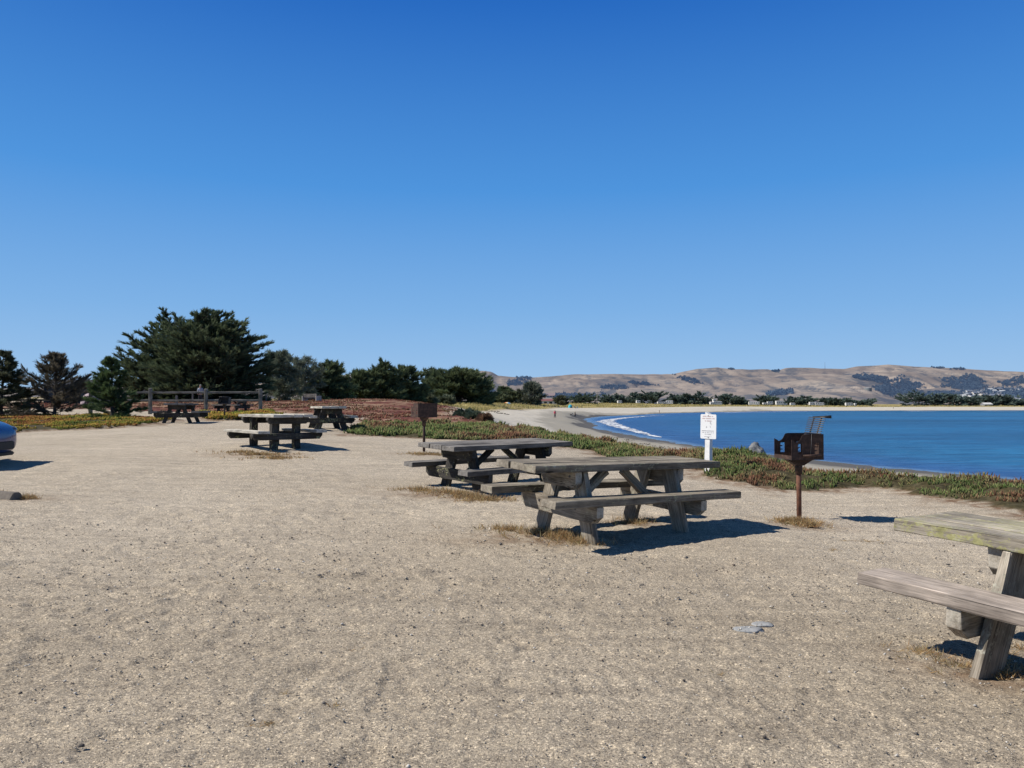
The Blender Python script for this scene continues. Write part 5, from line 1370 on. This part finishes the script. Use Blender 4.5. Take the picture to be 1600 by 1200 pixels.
def camper(loc, yaw, L_, W_, h_, label, round_=.25):
    root = empty('camper_van', loc, (0, 0, yaw)); tag(root, label, 'camper', 'white campers parked along the far shore')
    bm = bmesh.new(); box_bm(bm, -L_ / 2, L_ / 2, -W_ / 2, W_ / 2, .45, h_)
    bmesh.ops.bevel(bm, geom=bm.edges[:], offset=round_, segments=3, affect='EDGES'); bm_obj('body', bm, M['wall_white'], root, smooth=False)
    for k in range(max(2, int(L_ / 1.8))):
        n_ = max(2, int(L_ / 1.8)); x = -L_ / 2 + L_ * (k + .5) / n_; bm = bmesh.new(); box_bm(bm, x - .4, x + .4, -W_ / 2 - .03, -W_ / 2 + .05, h_ * .52, h_ * .78); bm_obj('window', bm, M['window'], root)
    for s in (-1, 1):
        bm = bmesh.new(); bmesh.ops.create_cone(bm, cap_ends=True, segments=12, radius1=.42, radius2=.42, depth=.3, matrix=Matrix.Translation((s * L_ * .3, -W_ / 2 + .1, .38)) @ Matrix.Rotation(math.pi / 2, 4, 'X')); bm_obj('wheel', bm, M['c_black'], root)


for (px, Z, L_, h_, yw, lb) in ((997, 700, 3.2, 2.6, .2, 'small white camper below the left far trees'), (1034, 715, 7.5, 1.9, .1, 'long low white trailer below the widest far tree'), (1046, 720, 5.6, 2.9, -.1, 'white camper right beside the long low trailer'),
                               (1112, 730, 3.4, 2.2, .3, 'small pale camper just right of the sign'), (1121, 732, 7.2, 3.0, .1, 'white camper by the domed far tree right of the sign'), (1115.5, 745, 2.4, 4.6, .2, 'tall narrow white camper peeping above its neighbours right of the sign'),
                               (1178, 745, 9.0, 2.8, -.1, 'longest white camper in the gap between two far trees'), (1195, 746, 4, 1.8, .2, 'low white trailer under the wide far tree'), (1203, 750, 5, 2.7, .1, 'white camper left of the three-quarter-lit white camper'),
                               (1218, 750, 7.5, 3.6, .25, 'tallest bright white camper left of the raised grate'), (1226, 752, 4, 2.0, -.1, 'low trailer touching the tallest white camper'), (1238, 752, 4.2, 2.4, .1, 'white camper directly left of the raised grate'), (1268, 756, 4.4, 2.8, .1, 'white camper seen through the raised grate'),
                               (1280, 756, 7.8, 2.6, .0, 'long white camper behind the grate handle'), (1326, 760, 6.2, 2.7, .1, 'lone white camper right of the grate before the dark hedge'), (1336, 760, 1.8, 2.3, .1, 'tiny white trailer right of the lone camper'), (968, 640, 3.2, 2.2, .2, 'small pale trailer at the left end of the far shore')):
    camper(at(px, Z) + Vector((0, 0, .5)), yw, L_ * 1.15, 2.4, h_ * 1.25, lb)

# hillside village on the right
WALLS = [M['wall_white'], M['wall_pale'], plain('cream_wall', (.56, .52, .46), .9, .1, .8), plain('blue_grey_wall', (.28, .33, .38), .9, .1, .8)]
r = random.Random(5); hs_l = []
for (px, py) in ((1494, 618.5), (1499, 621), (1506, 616.5), (1509, 620.5), (1514, 614.5), (1517, 622), (1523, 617.5), (1524.5, 621), (1531, 616), (1535, 620), (1538, 615), (1543, 619.5), (1548, 612.5), (1552, 614.5), (1558, 617), (1560, 612), (1561, 620.5),
                 (1566, 616), (1569, 622.5), (1573, 618), (1576, 621), (1580, 617.5), (1582, 613.5), (1587, 611), (1588, 620), (1591, 614.5), (1595, 612), (1597, 620), (1577, 625.5), (1582, 627), (1590, 628.5), (1599, 616.5), (1513, 619), (1545, 621.5), (1553, 622)):
    c = hill_at(px, py); k = r.randrange(4)
    hs_l.append((px, py)); rf = r.choice([M['roof_grey'], M['roof_blue'], M['roof_blue'], M['wall_pale']])
    w_ = r.uniform(7, 12)
    row = 'upper' if py < 616 else ('lower' if py > 620.2 else 'middle')
    seg = 'left end' if px < 1520 else ('centre left' if px < 1546 else ('centre right' if px < 1574 else 'right end'))
    look = ['white', 'pale grey', 'cream', 'blue-grey'][k]
    house('hill_house', c, r.uniform(-.5, .5), w_, 8, r.uniform(3, 5), r.uniform(1.2, 2.4), WALLS[k], rf, f'{look} house in the {row} rows at the {seg} of the hillside village', 'house', 2, 'small houses of the hillside village')

# utility pole, ridge mast, water tank
b_ = at(933, 505); h_ = zy(611.5, 505) - b_.z
root = empty('utility_pole', b_); tag(root, 'tall wooden utility pole standing in the dune grass before the hills', 'utility pole')
tubes('pole', plain('pale_pole_wood', (.34, .30, .25), .9, .1, 2), root, [[(0, 0, -.5), (0, 0, h_ * .5), (0, 0, h_)]], [np.array([.20, .18, .15])], 8)
bm = bmesh.new(); box_bm(bm, -1.1, 1.1, -.08, .08, h_ - .9, h_ - .7); bm_obj('crossarm', bm, M['wood_fence'], root)
bm = bmesh.new(); bmesh.ops.create_cone(bm, cap_ends=True, segments=10, radius1=.35, radius2=.35, depth=1.0, matrix=Matrix.Translation((.5, 0, h_ * .45))); bm_obj('transformer', bm, M['c_dark'], root)
c = hill_at(1289.5, 577); root = empty('radio_mast', c); tag(root, 'thin radio mast on the hill ridge', 'mast')
tubes('mast', M['roof_blue'], root, [[(0, 0, -2), (0, 0, 15), (0, 0, zy(565.5, c.y) - c.z)]], [np.array([.8, .6, .35])], 5)
c = hill_at(1356, 610); root = empty('water_tank', c); tag(root, 'squat grey-green water tank on the lower hill', 'water tank')
bm = bmesh.new(); bmesh.ops.create_cone(bm, cap_ends=True, segments=24, radius1=9, radius2=9, depth=7, matrix=Matrix.Translation((0, 0, 2))); bm_obj('tank', bm, plain('hazy_tank_paint', (.22, .24, .24), .9, .1, .3), root)
bm = bmesh.new(); bmesh.ops.create_cone(bm, cap_ends=True, segments=24, radius1=9.3, radius2=1, depth=1.2, matrix=Matrix.Translation((0, 0, 6.12))); bm_obj('lid', bm, M['wall_pale'], root)
for i, (px, py, s_, sh_) in enumerate(HZT):
    c = hill_at(px, py + s_ * .8)
    r2_ = np.random.default_rng(700 + i); k = 130; d = r2_.normal(0, 1, (k, 3)); d /= np.linalg.norm(d, axis=1)[:, None]; d[:, 2] = np.abs(d[:, 2])
    R_ = s_ / F * c.y; bb = d * np.array([R_ * .8, R_ * .8, R_ * 1.5]) * r2_.uniform(.3, 1, (k, 1)) + np.array([0, 0, R_ * .3])
    V, q, cc = sprays(bb, d + r2_.normal(0, .4, (k, 3)), r2_.uniform(.25, .5, k) * R_, r2_.uniform(.2, .35, k) * R_, r2_.uniform(0, 6.28, k), np.array((.05, .075, .10)) * r2_.uniform(.7, 1.3, (k, 1)))
    root = empty('hazy_tree', c); tag(root, ['narrow upright hazy tree, leftmost of the row on the slope', 'small round hazy tree second in the row on the slope', 'wide hazy tree in the middle of the row on the slope', 'small hazy tree left of the last of the row on the slope', 'wide hazy tree at the right end of the row behind the utility pole'][i], 'tree', 'hazy trees on the slope')
    np_mesh('crown', V, q, M['haze_leaf'], root, cols=cc)
    tubes('trunk', M['roof_blue'], root, [[(0, 0, -2), (0, 0, R_ * .6), (0, 0, R_)]], [np.array([R_ * .08] * 3)], 6)

# dark shed and two trailers seen between the left cypresses
b_ = at(120, 74); house('shed', b_, math.radians(12), 4.4, 4, zy(604, 74) - b_.z, .5, plain('dark_green_wall', (.02, .03, .035), .9, .2, 2), M['c_dark'], 'dark green shed seen between the left cypresses', 'shed', 2, over=.2)
for px, lb in ((138, 'white domed trailer roof left of the gap by the green cypress'), (148.5, 'second white domed trailer beside the green cypress')):
    b_ = at(px, 78); root = empty('trailer', b_, (0, 0, .3)); tag(root, lb, 'trailer')
    bm = bmesh.new(); box_bm(bm, -.42, .42, -1.2, 1.2, zy(603, 78) - b_.z, zy(595, 78) - b_.z); bmesh.ops.bevel(bm, geom=bm.edges[:], offset=.18, segments=3, affect='EDGES'); bm_obj('roof', bm, M['wall_white'], root)
    bm = bmesh.new(); box_bm(bm, -.40, .40, -1.15, 1.15, .3, zy(602.6, 78) - b_.z); bm_obj('body', bm, M['c_dark'], root)

# ------------------------------------------------------------------ blue car at the left edge
m, nt, p = new_mat('dark_blue_car_paint'); g = NT(nt)
g.l(g.ramp(g.noise(g.objc(), 3, 3), [(.3, (.010, .028, .13)), (.7, (.014, .038, .17))]), p.inputs['Base Color']); p.inputs['Roughness'].default_value = .25; p.inputs['Coat Weight'].default_value = .35; p.inputs['Coat Roughness'].default_value = .08; M['car'] = m
M['glass'] = plain('tinted_car_glass', (.01, .012, .015), .05, .1, 3); M['tyre'] = plain('tyre_rubber', (.02, .02, .02), .8, .2, 20); M['alloy'] = plain('alloy_rim', (.35, .35, .36), .35, .1, 8, metal=.8); M['lamp'] = plain('headlight_lens', (.10, .12, .16), .08, .08, 6, spec=.8); M['trim'] = plain('black_plastic_trim', (.015, .015, .016), .6, .2, 20)


def car(loc, yaw, label):
    """hatchback, nose towards local +x, nose tip at the local origin"""
    root = empty('parked_car', loc, (0, 0, yaw)); tag(root, label, 'car')
    # cross sections: x, half width, sill z, belt z, roof half width, roof z
    S_ = [(0, .52, .30, .56, .45, .60), (-.10, .68, .22, .66, .60, .74), (-.35, .80, .18, .74, .70, .86), (-.9, .86, .17, .80, .74, .96), (-1.25, .87, .17, .84, .74, 1.01), (-2.0, .88, .17, .90, .60, 1.42), (-2.6, .88, .17, .92, .58, 1.50),
          (-3.3, .87, .17, .94, .57, 1.46), (-3.8, .85, .20, .96, .56, 1.28), (-4.05, .80, .26, .95, .60, 1.02), (-4.15, .72, .34, .80, .62, .84)]
    bm = bmesh.new(); rings = []
    for (x, hw, zs, zb_, rw, zr_) in S_:
        half = [(0, zs), (hw * .8, zs), (hw * .97, zs + .10), (hw, (zs + zb_) * .5), (hw * .985, zb_), (rw + (hw - rw) * .12, zb_ + (zr_ - zb_) * .82), (rw * .8, zr_ - .01), (0, zr_ + .015)]
        ring = [(y, z) for y, z in half] + [(-y, z) for y, z in half[-2:0:-1]]
        rings.append([bm.verts.new((x, y, z)) for y, z in ring])
    n = len(rings[0])
    for a_, b2 in zip(rings[:-1], rings[1:]):
        for i in range(n): bm.faces.new((a_[i], a_[(i + 1) % n], b2[(i + 1) % n], b2[i]))
    bm.faces.new(rings[0]); bm.faces.new(rings[-1][::-1])
    body = bm_obj('body', bm, M['car'], root, smooth=True); sb = body.modifiers.new('sub', 'SUBSURF'); sb.levels = 2; sb.render_levels = 2

    def quad_part(name, pts, mat, th=.012):
        bm = bmesh.new(); P_ = [Vector(q_) for q_ in pts]; nn = (P_[1] - P_[0]).cross(P_[2] - P_[0]).normalized() * th
        a_ = [bm.verts.new(q_) for q_ in P_]; b2 = [bm.verts.new(q_ + nn) for q_ in P_]
        bm.faces.new(a_); bm.faces.new(b2[::-1])
        for i in range(len(P_)): bm.faces.new((a_[i], b2[i], b2[(i + 1) % len(P_)], a_[(i + 1) % len(P_)]))
        return bm_obj(name, bm, mat, root)
    quad_part('windscreen', [(-1.32, -.66, 1.06), (-1.32, .66, 1.06), (-1.95, .56, 1.40), (-1.95, -.56, 1.40)], M['glass'])
    for s in (-1, 1):
        quad_part('side_window', [(-1.5, s * .86, .95), (-2.5, s * .87, .97), (-2.5, s * .70, 1.36), (-2.05, s * .70, 1.34)], M['glass'])
        quad_part('side_window', [(-2.58, s * .87, .97), (-3.5, s * .85, .99), (-3.4, s * .68, 1.32), (-2.58, s * .69, 1.36)], M['glass'])
        hl = bmesh.new(); bmesh.ops.create_uvsphere(hl, u_segments=16, v_segments=10, radius=1, matrix=Matrix.Translation((-.22, s * .62, .67)) @ Matrix.Rotation(s * -.55, 4, 'Z') @ Matrix.Diagonal((.17, .13, .075, 1))); bm_obj('headlight', hl, M['lamp'], root, smooth=True)
        mr = bmesh.new(); bmesh.ops.create_uvsphere(mr, u_segments=12, v_segments=8, radius=1, matrix=Matrix.Translation((-1.45, s * .98, 1.0)) @ Matrix.Diagonal((.07, .11, .075, 1))); bm_obj('mirror', mr, M['car'], root, smooth=True)
        for xw in (-.78, -3.32):
            w_ = empty('wheel', (xw, s * .80, .30)); w_.parent = root
            bm = bmesh.new(); bmesh.ops.create_cone(bm, cap_ends=True, segments=28, radius1=.31, radius2=.31, depth=.20, matrix=Matrix.Rotation(math.pi / 2, 4, 'X')); bmesh.ops.bevel(bm, geom=[e for e in bm.edges if e.calc_face_angle(0) > 1], offset=.03, segments=2, affect='EDGES'); bm_obj('tyre', bm, M['tyre'], w_, smooth=True)
            bm = bmesh.new(); bmesh.ops.create_cone(bm, cap_ends=True, segments=20, radius1=.20, radius2=.20, depth=.21, matrix=Matrix.Rotation(math.pi / 2, 4, 'X')); bm_obj('rim', bm, M['alloy'], w_)
    bm = bmesh.new(); box_bm(bm, -.10, .02, -.38, .38, .30, .46); bmesh.ops.bevel(bm, geom=bm.edges[:], offset=.02, segments=2, affect='EDGES'); bm_obj('grille', bm, M['trim'], root)
    bm = bmesh.new(); box_bm(bm, -.5, -.10, -.60, .60, .17, .25); bmesh.ops.bevel(bm, geom=bm.edges[:], offset=.02, segments=2, affect='EDGES'); bm_obj('bumper', bm, M['trim'], root)


cl = at_xy(-9.72, 14.7)
car(cl, math.radians(6), 'dark blue car whose nose enters at the left edge of the photo')

# ------------------------------------------------------------------ sun, sky, camera
sd = Vector((-1.04, -.09, .98)).normalized()
EL = math.asin(sd.z); AZ = math.atan2(sd.x, sd.y)          # azimuth from +y towards +x
sun = bpy.data.lights.new('sun', 'SUN'); sun.energy = 5.0; sun.angle = math.radians(.53); sun.color = (1.0, .95, .87)
so_ = bpy.data.objects.new('sun', sun); COL.objects.link(so_); so_.rotation_euler = (-sd).to_track_quat('-Z', 'Y').to_euler(); so_.location = (-20, 10, 30)
w = bpy.data.worlds.new('World'); SC.world = w; w.use_nodes = True
nt = w.node_tree; nt.nodes.clear(); g = NT(nt)
sky = g.n('ShaderNodeTexSky', sky_type='NISHITA', sun_disc=False, sun_elevation=EL, sun_rotation=AZ, altitude=0, air_density=1.0, dust_density=.25, ozone_density=2.5)
bg = g.n('ShaderNodeBackground'); bg.inputs[1].default_value = .085
tc = g.n('ShaderNodeTexCoord'); sx = g.n('ShaderNodeSeparateXYZ'); g.l(tc.outputs['Generated'], sx.inputs[0])
tint = g.ramp(sx.outputs[2], [(.0, (.37, .57, .825)), (.05, (.30, .52, .82)), (.12, (.208, .445, .80)), (.27, (.076, .302, .735)), (.47, (.018, .145, .545)), (.60, (.016, .056, .165)), (.9, (.012, .026, .075))])
sc_ = g.n('ShaderNodeVectorMath', operation='SCALE'); g.l(tint, sc_.inputs[0]); sc_.inputs['Scale'].default_value = 1 / .085
g.l(g.mix(.95, sky.outputs[0], sc_.outputs[0]), bg.inputs[0])
g.l(bg.outputs[0], g.n('ShaderNodeOutputWorld').inputs[0])

cam = bpy.data.cameras.new('camera'); co = bpy.data.objects.new('camera', cam); COL.objects.link(co); SC.camera = co
co.location = (0, 0, CH); co.rotation_euler = (math.pi / 2 + PITCH, 0, 0)
cam.sensor_fit = 'HORIZONTAL'; cam.sensor_width = 36; cam.lens = 36 * F / 1600; cam.clip_start = .05; cam.clip_end = 30000
SC.view_settings.view_transform = 'Standard'; SC.view_settings.look = 'None'; SC.view_settings.exposure = 0; SC.view_settings.gamma = 1
SC.cycles.max_bounces = 6; SC.cycles.diffuse_bounces = 1; SC.cycles.transparent_max_bounces = 8
